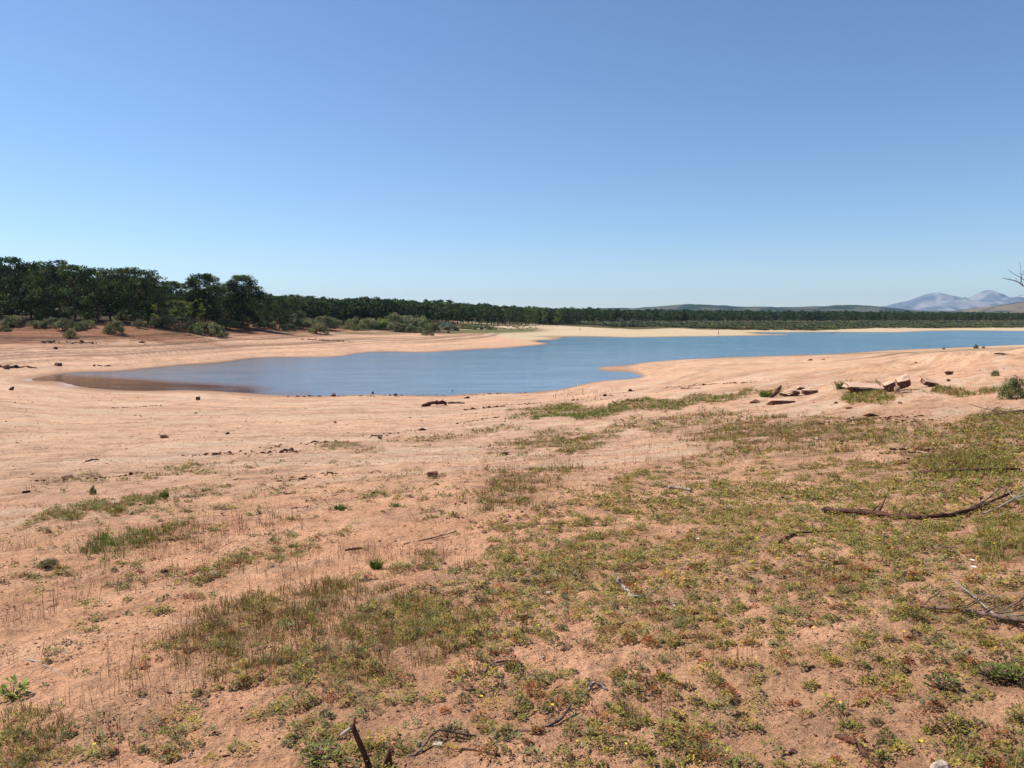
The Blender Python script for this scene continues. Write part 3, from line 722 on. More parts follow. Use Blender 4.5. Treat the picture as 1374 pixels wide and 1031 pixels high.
# stones of the open shore
SH = [(89,643,14,8,'reddish brown stone sitting alone on the left sand',M_stone_red),(580,640,12,8,'square brick-red stone in the middle of the sand',M_stone_red),
 (265,537,7,6,'square dark stone near the brown shallows',M_stone_dark),(217,588,16,5,'flat dark stone on the pale sand below the inlet',M_stone_dark),
 (678,611,9,5,'small dark stone left of the grassy middle strip',M_stone_dark),(15,524,7,4,'small dark stone at the far left below the inlet tip',M_stone_dark),
 (6,495,12,5,'dark lump at the left end of the wrack line',M_stone_dark),(77,491,10,4,'dark lump on the wrack line left of the inlet',M_stone_dark),
 (74,469,5,3,'tiny dark stone on the left bank',M_stone_dark),(500,529,5,4,'round dark stone standing in the shallows',M_stone_dark),
 (447,532,6,4,'dark stone on the waterline below the lake',M_stone_dark),(626,535,7,3,'dark pebble beside the driftwood log',M_stone_dark),
 (305,583,6,3,'dark pebble right of the flat dark stone',M_stone_dark),(1335,503,5,4,'small stone under the round bush',M_stone_red),
 (220,772,9,5,'dark pebble in the sparse dry stems on the left',M_stone_dark),(700,688,5,3,'tiny stone above the thin curved twig',M_stone_dark),
 (1112,472,5,3,'dark pebble on the far right shore edge',M_stone_dark),(1267,469,4,3,'small dark stone on the far green shelf',M_stone_dark),
 (1087,484,8,3,'left flat dark stone on the sand beyond the boulders',M_stone_red),(1105,483,8,3,'right flat pale-topped stone beyond the boulders',M_stone_pale),
 (450,568,5,3,'pebble below the lone stone in the shallows',M_stone_dark),(1345,476,20,5,'brown earth lump on top of the eroded hump',M_stone_lit_top),
 (602,447,5,3,'dark lump on the sand of the far left bank',M_stone_dark),(1208,542,6,3,'reddish pebble in the grass under the slabs',M_stone_red)]
for i, (a, b_, w_, h_, lb, mm) in enumerate(SH): stone(a, b_, w_*1.2, h_*1.15, lb, mm, 100+i, box=(i == 1), rot=(.1 if i == 1 else i*.9), sink=.32, cat='stone')
stone(1264, 1036, 32, 12, 'large pale stone cut by the bottom edge of the photo', M_stone_white, 201, npts=26, sink=.3)
stone(736, 801, 9, 6, 'whitish stone among the weeds left of the bent branch', M_stone_white, 202)
stone(790, 921, 9, 8, 'pale pinkish stone beside the short bleached twig', M_stone_white, 203, npts=24)
stone(727, 883, 9, 4, 'elongated white pebble in the weeds', M_stone_white, 204)
stone(562, 1003, 9, 6, 'round white pebble under the arched twig', M_stone_white, 205, npts=24)
stone(587, 1003, 16, 5, 'flat elongated white pebble under the arched twig', M_stone_white, 206)
stone(1064, 1012, 13, 7, 'grey stone near the black log at the bottom', M_stone_dark, 207)
stone(1202, 1016, 8, 6, 'small cream pebble left of the large pale stone', M_stone_white, 208, npts=24)
stone(934, 712, 6, 5, 'small white pebble among yellow-green weeds', M_stone_white, 209)
stone(1074, 747, 8, 4, 'whitish flat pebble at the right of the thin curved branch', M_stone_white, 210)

# wood on the ground
branch('driftwood_log', [(566,546),(574,545.4),(586,544.6),(598,544)], .15, .16, 'dark driftwood log lying on the sand above the waterline', 'driftwood', M_wood_dark, 3, [0,.05,.18,.1], 11, .2, jag=.45)
branch('driftwood_log', [(601,542),(613,541.5),(623,542)], .12, .07, 'shorter driftwood piece right of the dark log', 'driftwood', M_wood_dark, 0, None, 12, jag=.3)
branch('driftwood_stick', [(600,528),(604,528),(608,528)], .06, .03, 'forked bit of driftwood poking out of the shallows', 'driftwood', M_wood_dark, 2, [.05,.12,.35], 13, .5)
branch('dead_branch', [(1106,688),(1120,691),(1160,692),(1205,697),(1255,697),(1300,690),(1330,680),(1358,672)], .034, .010, 'longest dead branch with a thick broken end lying right in the weeds', 'branch', M_wood_dark, 6, [.02,.02,.02,.02,.02,.03,.05,.08], 21, .16, jag=.25)
branch('dead_branch', [(1272,694),(1300,686),(1325,676),(1343,666)], .012, .004, 'thin fork rising behind the longest dead branch', 'branch', M_wood, 3, [0,.02,.05,.1], 22, .3)
branch('dead_branch', [(1320,690),(1345,682),(1374,673),(1400,668)], .014, .006, 'bleached forked branch at the right edge beside the longest branch', 'branch', M_wood_grey, 6, [0,.02,.06,.1], 23, .3)
branch('dead_branch', [(1232,638),(1260,638),(1310,636),(1370,635)], .030, .012, 'thin branch lying across the weeds above the longest branch', 'branch', M_wood_dark, 4, [.03,.04,.05,.05], 24, .2)
branch('stick', [(1292,652),(1312,649),(1336,654)], .010, .005, 'small bent reddish stick below the upper right branch', 'stick', M_wood, 1, None, 25)
branch('stick', [(1346,646),(1362,647),(1380,647)], .018, .010, 'short thick stick at the right edge in the green', 'stick', M_wood, 0, None, 26)
branch('dead_branch', [(1200,818),(1222,816),(1260,822),(1305,827),(1345,838),(1390,846)], .007, .012, 'dark branch with spread twigs at the lower right edge', 'branch', M_wood, 9, [0,.01,.02,.02,.03,.03], 27, .3, jag=.2)
branch('dead_branch', [(1280,792),(1310,812),(1335,830),(1374,838)], .004, .006, 'grey twiggy branch crossing above the lower right branch', 'branch', M_wood_grey, 8, [.05,.03,.02,.02], 28, .35)
branch('dead_branch', [(1335,825),(1358,818),(1385,808)], .007, .004, 'thin dark twig rising at the lower right edge', 'branch', M_wood, 4, [0,.02,.06], 29, .4)
branch('twig', [(1045,730),(1070,719),(1110,717),(1150,715)], .012, .005, 'thin curved branch lying on bare soil left of centre right', 'twig', M_wood_dark, 2, [.01,.02,.02,.02], 30, .2)
branch('twig', [(1100,801),(1140,800),(1178,798)], .006, .003, 'straight pale twig under the bright green patch', 'twig', M_wood, 1, None, 31)
branch('dead_branch', [(829,789),(838,794),(848,800),(866,803)], .015, .007, 'gnarled bleached branch piece amid the weeds', 'branch', M_wood_grey, 4, [.05,.02,0,0], 32, .4, jag=.3)
branch('twig', [(898,806),(905,813),(907,824)], .009, .004, 'short bleached twig right of the gnarled branch piece', 'twig', M_wood_grey, 2, None, 33)
branch('stick', [(897,658),(912,658),(927,661)], .024, .016, 'short grey log lying in the upper weeds', 'stick', M_wood_grey, 0, [.03,.03,.03], 34, jag=.2)
branch('stick', [(464,740),(474,738),(486,737)], .016, .011, 'short dark stick on the open sand', 'stick', M_wood_dark, 0, None, 35, jag=.2)
branch('stick', [(377,608),(385,606),(400,608)], .05, .02, 'dark knotty twig on the pale sand left of centre', 'stick', M_wood_dark, 3, [0,.05,0], 36, .3)
branch('stick', [(115,620),(124,618),(133,617.5)], .035, .02, 'dark stick bit above the alone reddish stone', 'stick', M_wood_dark, 1, None, 37, .3)
branch('twig', [(541,731),(565,726),(590,722),(612,717)], .008, .006, 'curved thin branch pointing at the weeds from the sand', 'twig', M_wood, 3, [0,0,.01,.03], 38, .2)
branch('twig', [(540,762),(560,759),(583,757)], .006, .003, 'thin dark twig below the curved thin branch', 'twig', M_wood_dark, 1, None, 39)
branch('twig', [(690,701),(720,704),(745,703),(762,703)], .006, .008, 'long thin dark twig on sand at the edge of the weeds', 'twig', M_wood_dark, 2, None, 40, .2)
branch('twig', [(732,712),(745,710),(754,707)], .005, .004, 'short twig just below the long thin dark twig', 'twig', M_wood_dark, 0, None, 41)
branch('stick', [(32,662),(40,660)], .03, .02, 'tiny stick on the sand at far left', 'stick', M_wood_dark, 0, None, 42)
branch('twig', [(38,886),(50,889),(60,893),(75,901),(88,907)], .005, .003, 'pale bleached twig on bare soil at lower left', 'twig', M_wood_grey, 2, None, 43, .25)
branch('twig', [(530,1012),(556,1014),(572,1003),(590,991),(638,989)], .006, .005, 'arched brown twig on the soil at the bottom', 'twig', M_wood, 1, [0,0,.02,.03,0], 44, .2)
branch('twig', [(618,1007),(640,1008),(670,1015)], .006, .004, 'dark forked twig right of the arched twig', 'twig', M_wood_dark, 1, None, 45, .3)
branch('twig', [(648,907),(660,894),(688,887)], .006, .005, 'reddish twig in the green mat above the arched twig', 'twig', M_wood, 0, [0,.01,0], 46)
branch('twig', [(690,984),(715,980),(748,972),(765,955)], .006, .006, 'dark curved twig running up to the weeds at the bottom middle', 'twig', M_wood, 1, [0,0,.01,.03], 47, .2)
branch('twig', [(789,928),(798,922),(815,927)], .007, .005, 'short bleached twig beside the pale pinkish stone', 'twig', M_wood_grey, 1, [0,.02,0], 48, .3)
branch('stick', [(990,980),(1010,980)], .006, .004, 'little dark stick in the weeds at the lower middle right', 'stick', M_wood_dark, 0, None, 49)
branch('burnt_log', [(1120,989),(1138,996),(1158,1012),(1185,1034)], .007, .014, 'black cracked log pushing out of the weeds at the bottom', 'log', M_wood_dark, 3, [0,.01,.01,0], 50, .25, jag=.35)
branch('dead_branch', [(760,751),(800,748)], .004, .003, 'fine twig in the middle weeds', 'twig', M_wood, 1, None, 51)
branch('driftwood_stick', [(822,545),(831,545),(840,545.6)], .05, .02, 'dark forked branch sticking up at the green strip', 'driftwood', M_wood_dark, 3, [.3,.05,0], 52, .6)
branch('driftwood_stick', [(842,538),(851,538),(862,538.4)], .09, .05, 'dark driftwood piece right above the green strip', 'driftwood', M_wood_dark, 1, None, 53, .3, jag=.3)
branch('driftwood_stick', [(914,522),(925,521.6),(940,521.4)], .07, .04, 'dark driftwood lump on the upper wrack line', 'driftwood', M_wood_dark, 1, None, 54, .3, jag=.3)
branch('stick', [(500,663),(507,662)], .02, .012, 'tiny stick lying on pale sand at mid left', 'stick', M_wood_dark, 0, None, 55)
branch('stick', [(376,663),(392,663)], .016, .010, 'short flat stick on the pale sand at mid left', 'stick', M_wood_dark, 0, None, 56)
branch('twig', [(1290,716),(1310,716)], .004, .003, 'slender twig under the long dead branch', 'twig', M_wood, 0, None, 57)
branch('dead_branch', [(1310,562),(1325,560),(1374,556)], .02, .015, 'dead branch lying under the grey-green bush at the right edge', 'branch', M_wood, 6, [0,.05,.1], 58, .45)
branch('dead_branch', [(1300,556),(1340,557),(1380,552)], .012, .012, 'long bare twigs rising under the bush at the right edge', 'branch', M_wood, 7, [.3,.1,.05], 59, .5)

# the stake by the bottom edge
def stake():
    bx, by, bz = ground_at(496, 1029)
    t = obj('broken_stake', None, loc=(bx, by, bz), label='broken brown stake standing upright at the bottom edge', category='stake')
    rs = np.random.default_rng(5)
    top = np.array([-.062, .0, .168])
    mb = MB(); p = wobble((.008, 0, -.03), top, 8, .004, rs); mb.add(*tube(p, [.012,.0118,.0115,.011,.0105,.0105,.010,.009], 8, .12, 1)); mb.build('stick', M_wood_dark, t)
    mb = MB(); mb.add(*tube([top+[.006,0,-.012], top+[.009,0,.02], top+[.012,0,.036]], [.006,.005,.001], 5, .2, 2)); mb.build('splinter', M_stone_dark, t)
    mb = MB(); mb.add(*tube([top+[-.006,-.005,-.012], top+[-.024,-.012,-.022], top+[-.043,-.018,-.034]], [.0055,.006,.005], 6, .1, 3)); mb.build('side_stub', M_stone_white, t)
    bx, by, bz = ground_at(520, 1034)
    mb = MB(); mb.add(*tube([(0,0,-.02),(.0,0,.03),(.006,0,.06),(.010,0,.085)], [.018,.016,.010,.002], 7, .25, 6)); mb.build('wood_splinter', M_wood_dark, loc=(bx, by, bz), label='dark pointed wood splinter right of the upright stake', category='wood')
stake()

# ---------------------------------------------------------------- trees
def crown_mesh(name, clumps, nleaf, size, cols, seed, flat=.7, jitter=.5):
    """clumps: (x,y,z,r). leaf-sized faces spread through each clump"""
    rs = np.random.default_rng(seed); parts = []
    cols = np.array(cols)
    for (x, y, z, r) in clumps:
        n = int(nleaf*(r*r)); d = rs.normal(0, 1, (n, 3)); d /= np.linalg.norm(d, axis=1)[:,None]
        q = rs.uniform(.35, 1.05, n)[:,None]; p = d*q*r*[1, 1, flat]+[x, y, z]
        t = rs.uniform(.6, 1.4)
        base = cols[rs.integers(len(cols))]*t
        u = rs.normal(0, 1, (n, 3)); u /= np.linalg.norm(u, axis=1)[:,None]
        v = np.cross(u, rs.normal(0, 1, (n, 3))); v /= np.linalg.norm(v, axis=1)[:,None]
        s = (size*rs.uniform(.6, 1.4, n))[:,None]
        V = np.stack([p-u*s, p-v*s*.45, p+u*s, p+v*s*.45], 1).reshape(-1, 3)
        c = np.repeat(base*rs.uniform(.75, 1.3, n)[:,None], 4, 0)
        parts.append((V, np.arange(n*4).reshape(-1, 4), c))
    V, F, c = merge(parts); return mesh_np(name, V, F, c)
PINE = [lin((74,92,50)), lin((58,78,46)), lin((96,110,56)), lin((50,66,42))]
OLIVE = [lin((116,122,80))*1.1, lin((132,134,90))*1.1, lin((104,110,74))*1.1, lin((126,118,84))*1.1]
OLIVE = [c*1.0 for c in OLIVE]
LIGHT = [lin((116,128,56)), lin((128,136,64)), lin((100,116,54))]
SILV = [lin((128,138,112)), lin((112,124,98))]
def pine_proto(h, w, base, seed, cols, nleaf=26, size=.26, limbs=8, dome=1.0, clr=1.25, ncl=46):
    """height h, crown width w, crown starts at base; returns trunk mesh, crown mesh (origin at the foot)"""
    rs = np.random.default_rng(seed); cl = []
    for i in range(ncl):
        t = rs.uniform(0, 1)**.8
        z = base+(h-base)*t
        prof = math.sqrt(max(0, 1-((t-.38)/.64)**2))**dome*rs.uniform(.72, 1.08)
        a = rs.uniform(0, 6.283); rr = w/2*prof*math.sqrt(rs.uniform(.15, 1))
        r = clr*rs.uniform(.55, 1.1)*(1-.25*t)
        cl.append((rr*math.cos(a), rr*math.sin(a), min(z, h-r*.6), r))
    mb = MB(); lean = rs.normal(0, .3, 2)
    tp = wobble((0, 0, -.5), (lean[0], lean[1], h*.9), 8, .008, rs); mb.add(*tube(tp, np.linspace(h*.022, .05, 8), 7, .08, seed))
    for i in sorted(range(len(cl)), key=lambda q: -cl[q][3])[:limbs*2]:
        x, y, z, r = cl[i]; k = min(6, max(2, int((z-r)/h*7.5))); s = tp[k]
        if s[2] > z: s = tp[max(1, k-1)]
        lp = wobble(s, (x, y, z), 5, .03, rs, .04); mb.add(*tube(lp, np.linspace(h*.007, .03, 5), 5))
    me = bpy.data.meshes.new('trunk'); me.from_pydata(mb.V, [], mb.F); me.update(); me.materials.append(M_bark)
    cm = crown_mesh('crown', cl, nleaf, size, cols, seed); cm.materials.append(M_pine)
    return me, cm
def plant(name, protos, x, y, z, s, rot, label, cat, group=None, sxy=1.0):
    t = obj(name, None, loc=(x, y, z), label=label, category=cat, group=group)
    t.rotation_euler = (0, 0, rot); t.scale = (s*sxy, s*sxy, s)
    for nm, me in zip(('trunk', 'crown'), protos):
        obj(nm, me, None, t)
    return t
big = [pine_proto(12, 9.0, 1.6, 10+i, PINE, 46, .22, 8, .8, 1.3, 100) for i in range(4)]
bigb = [pine_proto(12, 7.4, 2.6, 20+i, PINE, 46, .22, 8, .8, 1.2, 80) for i in range(3)]
lobed = [pine_proto(12, 8.6, 1.8, 30+i, PINE, 60, .20, 10, .8, 1.45, 80) for i in range(2)]
lobed = [pine_proto(12, 8.8, 1.6, 33+i, PINE, 90, .19, 10, .55, 1.5, 110) for i in range(2)]
bushy = [pine_proto(12, 9.4, .3, 40+i, PINE, 34, .27, 4, .5, 1.5, 110) for i in range(3)]
# the near wood on the left bank: (px, top py, distance, kind, label)
NP = [(-40,352,176,0),(-8,349,170,1),(18,346,178,2),(44,354,182,3),(62,352,172,0),(84,350,178,1),(103,356,170,2),(120,363,183,0),(134,360,174,3),(150,364,180,1),(164,361,186,2),(182,360,176,0),(200,363,182,3),(216,371,180,1),
      (232,378,190,0),(246,381,198,2),(262,377,204,1),(298,385,206,2),(312,381,214,3),(360,394,226,1),(376,398,232,2),(392,399,238,0),(342,384,222,0)]
LBL = {0:'dark pine cut by the left edge of the view',1:'second dark pine from the left edge in the near wood',2:'tall bushy pine highest at the far left of the near wood',3:'dark pine filling the dip right of the highest left pine',
 4:'left half of the broad double pine crown',5:'right half of the broad double pine crown with sky gaps',6:'small pine on the right shoulder of the broad double crown',7:'paler low pine in the notch between the two broad crown groups',
 8:'pine at the left end of the second crown group',9:'narrow pine second in the second crown group',10:'thin-topped pine in the middle of the second crown group',11:'densest dark pine in the second crown group',
 12:'rounded dark pine ending the second crown group',13:'pine stepping down right of the second crown group',14:'low pine before the gap left of the lobed pines',15:'pointed small pine just before the left lobed pine',
 16:'pine tucked against the left lobed pine',17:'lower pine between the two lobed pines',18:'pine against the left side of the right lobed pine',19:'first low pine right of the right lobed pine',
 20:'second low pine right of the right lobed pine',21:'third low pine where the distant wood begins',22:'lighter pine in front below the right lobed pine'}
rsP = np.random.default_rng(3)
for i, (px, ty, D, kd) in enumerate(NP):
    x = (px-CX)/F0*D; y = D; z = hz(x, y)-.1; hh = H+(HZ-ty)/F0*D-z
    pr = big[i % 4] if kd in (0, 2, 3) else bigb[i % 3]
    plant('pine_tree', pr, x, y, z, hh/12, rsP.uniform(0, 6.28), LBL[i], 'pine tree', 'pines of the near wood on the left bank', sxy=rsP.uniform(.9, 1.1))
for px, ty, D, pr, lb in [(276,368,202,lobed[0],'tall lobed pine standing clear above its neighbours, left of the pair'),(326,370,212,lobed[1],'tall lobed pine on the right of the pair with rounded head')]:
    x = (px-CX)/F0*D; z = hz(x, D)-.1; plant('pine_tree', pr, x, D, z, (H+(HZ-ty)/F0*D-z)/12, rsP.uniform(0, 6), lb, 'pine tree', 'pines of the near wood on the left bank', 1.0)
# second and third rows that close the wood
for i in range(74):
    px = -50+(i%44)*9.4+rsP.uniform(-4, 4); D = (rsP.uniform(200, 262) if i < 44 else rsP.uniform(270, 340))+(max(0, px-230)*.12)
    tops = np.interp(px, [-60,0,40,70,100,120,150,190,215,235,250,275,300,326,350,380,410],[352,352,357,356,362,368,367,366,376,385,388,384,392,385,400,402,403])
    x = (px-CX)/F0*D; z = hz(x, D)-.1; hh = H+(HZ-tops-rsP.uniform(2, 13))/F0*D-z
    plant('pine_tree', (bushy+big)[i % 5], x, D, z, hh/12, rsP.uniform(0, 6.28), 'dark pine deep in the shade of the near wood', 'pine tree', 'pines in the back rows of the near wood', rsP.uniform(.9, 1.1))
# saplings in front of the wood
def sapling(px, py, ty, wpx, label, cols=LIGHT, stems=3, seed=0, mat_=None):
    x, y, z = ground_at(px, py); h = (py-ty)*y/F0; w = wpx*y/F0; rs = np.random.default_rng(seed)
    t = obj('young_tree', None, loc=(x, y, z-.05), label=label, category='young tree')
    cl = []; mb = MB()
    for s in range(stems):
        a = rs.uniform(0, 6.28); q = (s/(max(1, stems-1))-.5)*w*.75 if stems > 1 else 0
        top = np.array([q+rs.normal(0, .2), rs.normal(0, .4), h*rs.uniform(.72, .92)])
        p = wobble((q*.35, 0, 0), top, 7, .02, rs); mb.add(*tube(p, np.linspace(.07, .02, 7), 5))
        for k in range(9): cl.append((top[0]+rs.normal(0, w*.13), top[1]+rs.normal(0, w*.15), h*rs.uniform(.42, .95), rs.uniform(.3, .55)*min(1.2, h/4)))
    mb.build('trunk', M_bark, t)
    cm = crown_mesh('crown', cl, 110, .13, cols, seed); cm.materials.append(M_shrub); obj('crown', cm, None, t)
sapling(208, 444, 405, 14, 'slim yellow-green sapling standing alone before the dark wood', LIGHT, 1, 1)
sapling(240, 446, 402, 24, 'tall yellow-green multi-stemmed sapling left in its clump', LIGHT, 3, 2)
sapling(262, 440, 400, 34, 'broad yellow-green multi-stemmed sapling right in its clump', LIGHT, 4, 3)
sapling(224, 443, 415, 12, 'short dull sapling between the slim one and the clump', OLIVE, 2, 4)
sapling(476, 436, 409, 18, 'pale yellow-green young tree rising behind the round bushes', LIGHT, 2, 5)
sapling(20, 425, 390, 34, 'lighter green young pine before the dark wood at far left', LIGHT, 3, 6)
sapling(592, 434, 414, 12, 'slim light green young tree before the distant wood', LIGHT, 1, 7)
sapling(615, 434, 416, 10, 'narrow light young tree near the pale gap in the wood', LIGHT, 1, 8)
sapling(630, 436, 424, 14, 'small round light green tree left of the pale sand gap', OLIVE, 2, 9)
sapling(642, 437, 424, 16, 'small round light green tree at the start of the pale sand gap', OLIVE, 2, 10)

# shrubs: thing > foliage, stem
shr = []
for i in range(7):
    rs = np.random.default_rng(60+i); cl = []
    for k in range(26):
        a = rs.uniform(0, 6.28); q = math.sqrt(rs.uniform(0, 1)); zz = (1-q*q)**.5*rs.uniform(.35, .92)
        cl.append((q*.92*math.cos(a), q*.92*math.sin(a), zz*1.0+.08, rs.uniform(.2, .34)))
    mb = MB()
    for k in range(9):
        c_ = cl[k]; mb.add(*tube(wobble((rs.normal(0,.06), rs.normal(0,.06), -.08), c_[:3], 5, .04, rs), np.linspace(.03, .01, 5), 5))
    me = bpy.data.meshes.new('stems'); me.from_pydata(mb.V, [], mb.F); me.update(); me.materials.append(M_bark)
    cm = crown_mesh('foliage', cl, 1500, .06, OLIVE if i < 5 else LIGHT if i == 5 else SILV, 60+i, 1.0); cm.materials.append(M_shrub)
    shr.append((me, cm))
def shrub(px, py, wpx, hpx, label, kind=0, group=None, D=None, name='shrub', detail=True):
    if D is None: x, y, z = ground_at(px, py)
    else: x, y = (px-CX)/F0*D, D; z = hz(x, y)
    s = wpx*y/F0/2; sz = hpx*y/F0/1.05
    t = obj(name, None, loc=(x, y+s*.5, hz(x, y+s*.5)-.05*sz), label=label, category='shrub', group=group)
    t.scale = (s, s, sz); t.rotation_euler = (0, 0, random.uniform(0, 6.28))
    obj('stems', shr[kind][0], None, t); obj('foliage', shr[kind][1], None, t)
GS = 'bushes along the left bank'
for a in [(12,436,30,14,'rounded grey-green bush at the far left casting a dark shadow',0),(2,442,16,8,'small bush cut by the left edge',1),(46,437,22,9,'low bush right of the rounded far left bush',2),
 (66,437,28,11,'middle bush of the row beyond the red bank',3),(80,442,30,14,'larger two-toned bush nearest the water in the left row',4),(92,451,16,12,'small dark-footed bush lowest on the left bank',0),
 (99,441,22,10,'grey bush joining the two-toned bush on its right',1),(114,438,20,11,'round bush ending the left row',2),(152,445,26,15,'isolated round bush in the middle of the red bank',3),
 (183,437,18,9,'little bush right of the isolated round bush',4),(216,437,34,15,'bush at the foot of the slim sapling',0),(252,440,26,13,'grey bush under the multi-stemmed saplings',1),
 (270,446,36,18,'broad bush in front of the broad sapling',2),(290,448,24,12,'low spreading bush right of the saplings',3),(300,438,36,11,'flat grey bush behind the low spreading one',4),
 (332,432,40,20,'wide olive bush under the right lobed pine',0),(352,439,26,13,'small dark bush below the wide olive bush',1),(318,437,26,8,'low bush left of the small dark bush',2),(365,430,28,18,'greyish bush right of the wide olive bush',3),
 (392,436,36,20,'large domed olive bush left of the bright one',1),(404,441,34,14,'low grey bush in front of the domed olive bush',4),(384,441,24,9,'small flat bush left of the low grey bush',2),(416,428,34,26,'tall yellow-green bush behind the domed olive bush',5),(435,430,20,18,'yellow-green bush right of the tall one',5),
 (425,447,24,18,'grey-olive bush overhanging the sand edge',0),(437,442,22,20,'taller grey-olive bush behind the overhanging one',3),(476,441,28,18,'round dark olive bush standing apart on the bank',1),(492,434,18,10,'low green bush right of the round dark olive bush',5),
 (508,441,30,17,'first bush of the long thicket, light olive',5),(526,440,38,22,'widest bush of the long thicket',3),(546,440,34,22,'dark-topped bush in the middle of the long thicket',0),(530,444,24,14,'grey low bush at the front of the long thicket',4),(550,445,28,14,'dark low bush at the front of the long thicket',1),
 (566,440,26,20,'green bush near the right of the long thicket',5),(578,445,22,17,'brownish bush right in the front of the thicket',2),(574,449,16,8,'small dark bush lowest on the sand by the thicket',1),(592,441,26,12,'grey-blue bush following the thicket',6),(604,442,22,9,'second grey-blue bush following the thicket',6),
 (622,440,26,9,'low dark green bush before the pale gap',0),(636,441,22,8,'low rounded bush just left of the pale gap',6),(652,441,14,6,'small grey bush on the green strip',4),(662,441,10,5,'tiny dark bush on the green strip',1)]:
    a = (a[0], a[1]+(3.5 if a[0] < 330 else 1.5), a[2]*1.12, a[3]*(1.15 if a[0] < 330 else .9))+a[4:]
    shrub(*a, group=GS)
for i in range(34):
    px = -20+(i%17)*36+rsP.uniform(-14, 14); D = np.interp(px, [0,200,400,600],[166,190,245,306])+(rsP.uniform(0, 10) if i < 17 else rsP.uniform(24, 40))
    shrub(px, 0, rsP.uniform(24, 42), rsP.uniform(9, 17), 'dull bush growing in the shade at the foot of the pines', random.choice([0,1,2,3,4]), 'bushes at the foot of the pines', D)
# beach plants
def tuft(px, py, wpx, hpx, label, green=True, seed=0, name='grass_tuft', n=160):
    x, y, z = ground_at(px, py); s = y/F0; w = wpx*s; h = hpx*s; rs = np.random.default_rng(seed)
    q = rs.normal(0, .28, (n, 2))*w*.6; az = np.arctan2(q[:,1], q[:,0]); bz = height(x+q[:,0], y+q[:,1])-z-.01
    base = lin((92,118,40)) if green else lin((130,108,66))
    c = base*rs.uniform(.6, 1.25, n)[:,None]
    V, F, c = blades(q[:,0], q[:,1], bz, az, rs.uniform(.1, .7, n), h*rs.uniform(.5, 1.1, n), np.full(n, max(.004, s*.9)), c)
    obj(name, mesh_np(name, V, F, c), M_grass, loc=(x, y, z), label=label, category='grass tuft')
shrub(1337, 505, 11, 9, 'small round dark bush on the sand at right', 0)
shrub(1310, 468, 6, 6, 'upright dark bush on the far right shelf', 1); shrub(1320, 468, 4, 4, 'tiny bush right of the upright one on the far shelf', 2)
shrub(1366, 536, 34, 30, 'grey-green bush cut by the right edge', 3)
tuft(1131, 521, 22, 12, 'bright green tuft growing left of the rock ledge', True, 1)
tuft(1027, 533, 14, 10, 'green tuft at the end of the green strip by the driftwood stump', True, 2)
shrub(60, 764, 26, 12, 'small dark spreading plant on the sand at lower left', 0, name='small_plant')
shrub(124, 664, 9, 13, 'little dark upright plant on the left green strip', 1, name='small_plant')
shrub(219, 671, 14, 14, 'pale-topped upright plant right on the left green strip', 5, name='small_plant')
tuft(505, 762, 16, 16, 'grey-green tuft alone on the sand edge', True, 3); tuft(455, 684, 18, 8, 'small sparse tuft mid sand', True, 4)
tuft(510, 589, 5, 7, 'tiny upright dark sprig on the open sand', False, 5, n=40); tuft(530, 680, 16, 6, 'short dark tuft on the pale crust', True, 6)

# ---------------------------------------------------------------- leafy plant and flowers in the foreground
def leafy(px, py, w, label, seed, col0, n=34, hgt=.10, lsz=1.0):
    x, y, z = ground_at(px, py); rs = np.random.default_rng(seed)
    t = obj('leafy_plant', None, loc=(x, y, z), label=label, category='plant')
    mb = MB(); parts = []
    for i in range(n):
        a = rs.uniform(0, 6.28); q = w*.5*math.sqrt(rs.uniform(.02, 1)); hh = hgt*rs.uniform(.3, 1)*(1-.4*q/w)
        mb.add(*tube([(0, 0, 0), (q*.6*math.cos(a), q*.6*math.sin(a), hh*.7), (q*math.cos(a), q*math.sin(a), hh)], [.002, .0015, .001], 4))
        bx = np.full(3, q*math.cos(a)); by = np.full(3, q*math.sin(a)); bz = np.full(3, hh)
        parts.append(leaf_quads(bx, by, bz, a+np.array([-.9, 0, .9]), rs.uniform(-.1, .9, 3), rs.uniform(.010, .022, 3)*lsz, rs.uniform(.006, .012, 3)*lsz, np.tile(col0*rs.uniform(.6, 1.25), (3, 1)), .12))
    mb.build('stems', M_wood, t); V, F, c = merge(parts); me = mesh_np('leaves', V, F, c); me.materials.append(M_weed); obj('leaves', me, None, t)
leafy(17, 940, .14, 'bright leafy green seedling at the lower left edge', 1, lin((128,146,54)), 40, .10, 1.7)
leafy(1335, 912, .16, 'dark green bushy weed at the lower right edge', 2, lin((104,112,52)), 90, .06)
leafy(1362, 916, .14, 'rounded green weed cut by the right edge', 3, lin((110,120,50)), 80, .06)
leafy(1264, 925, .12, 'small dark green weed left of the bushy ones', 4, lin((100,108,58)), 60, .05)
leafy(430, 1020, .16, 'leafy green weed left of the broken stake', 5, lin((112,118,56)), 90, .04)
M_pet, nt, b = mat('yellow_petals', .6, .2); b.inputs['Base Color'].default_value = (.78, .52, .02, 1)
M_petw, nt, b = mat('white_petals', .6, .2); b.inputs['Base Color'].default_value = (.8, .79, .74, 1)
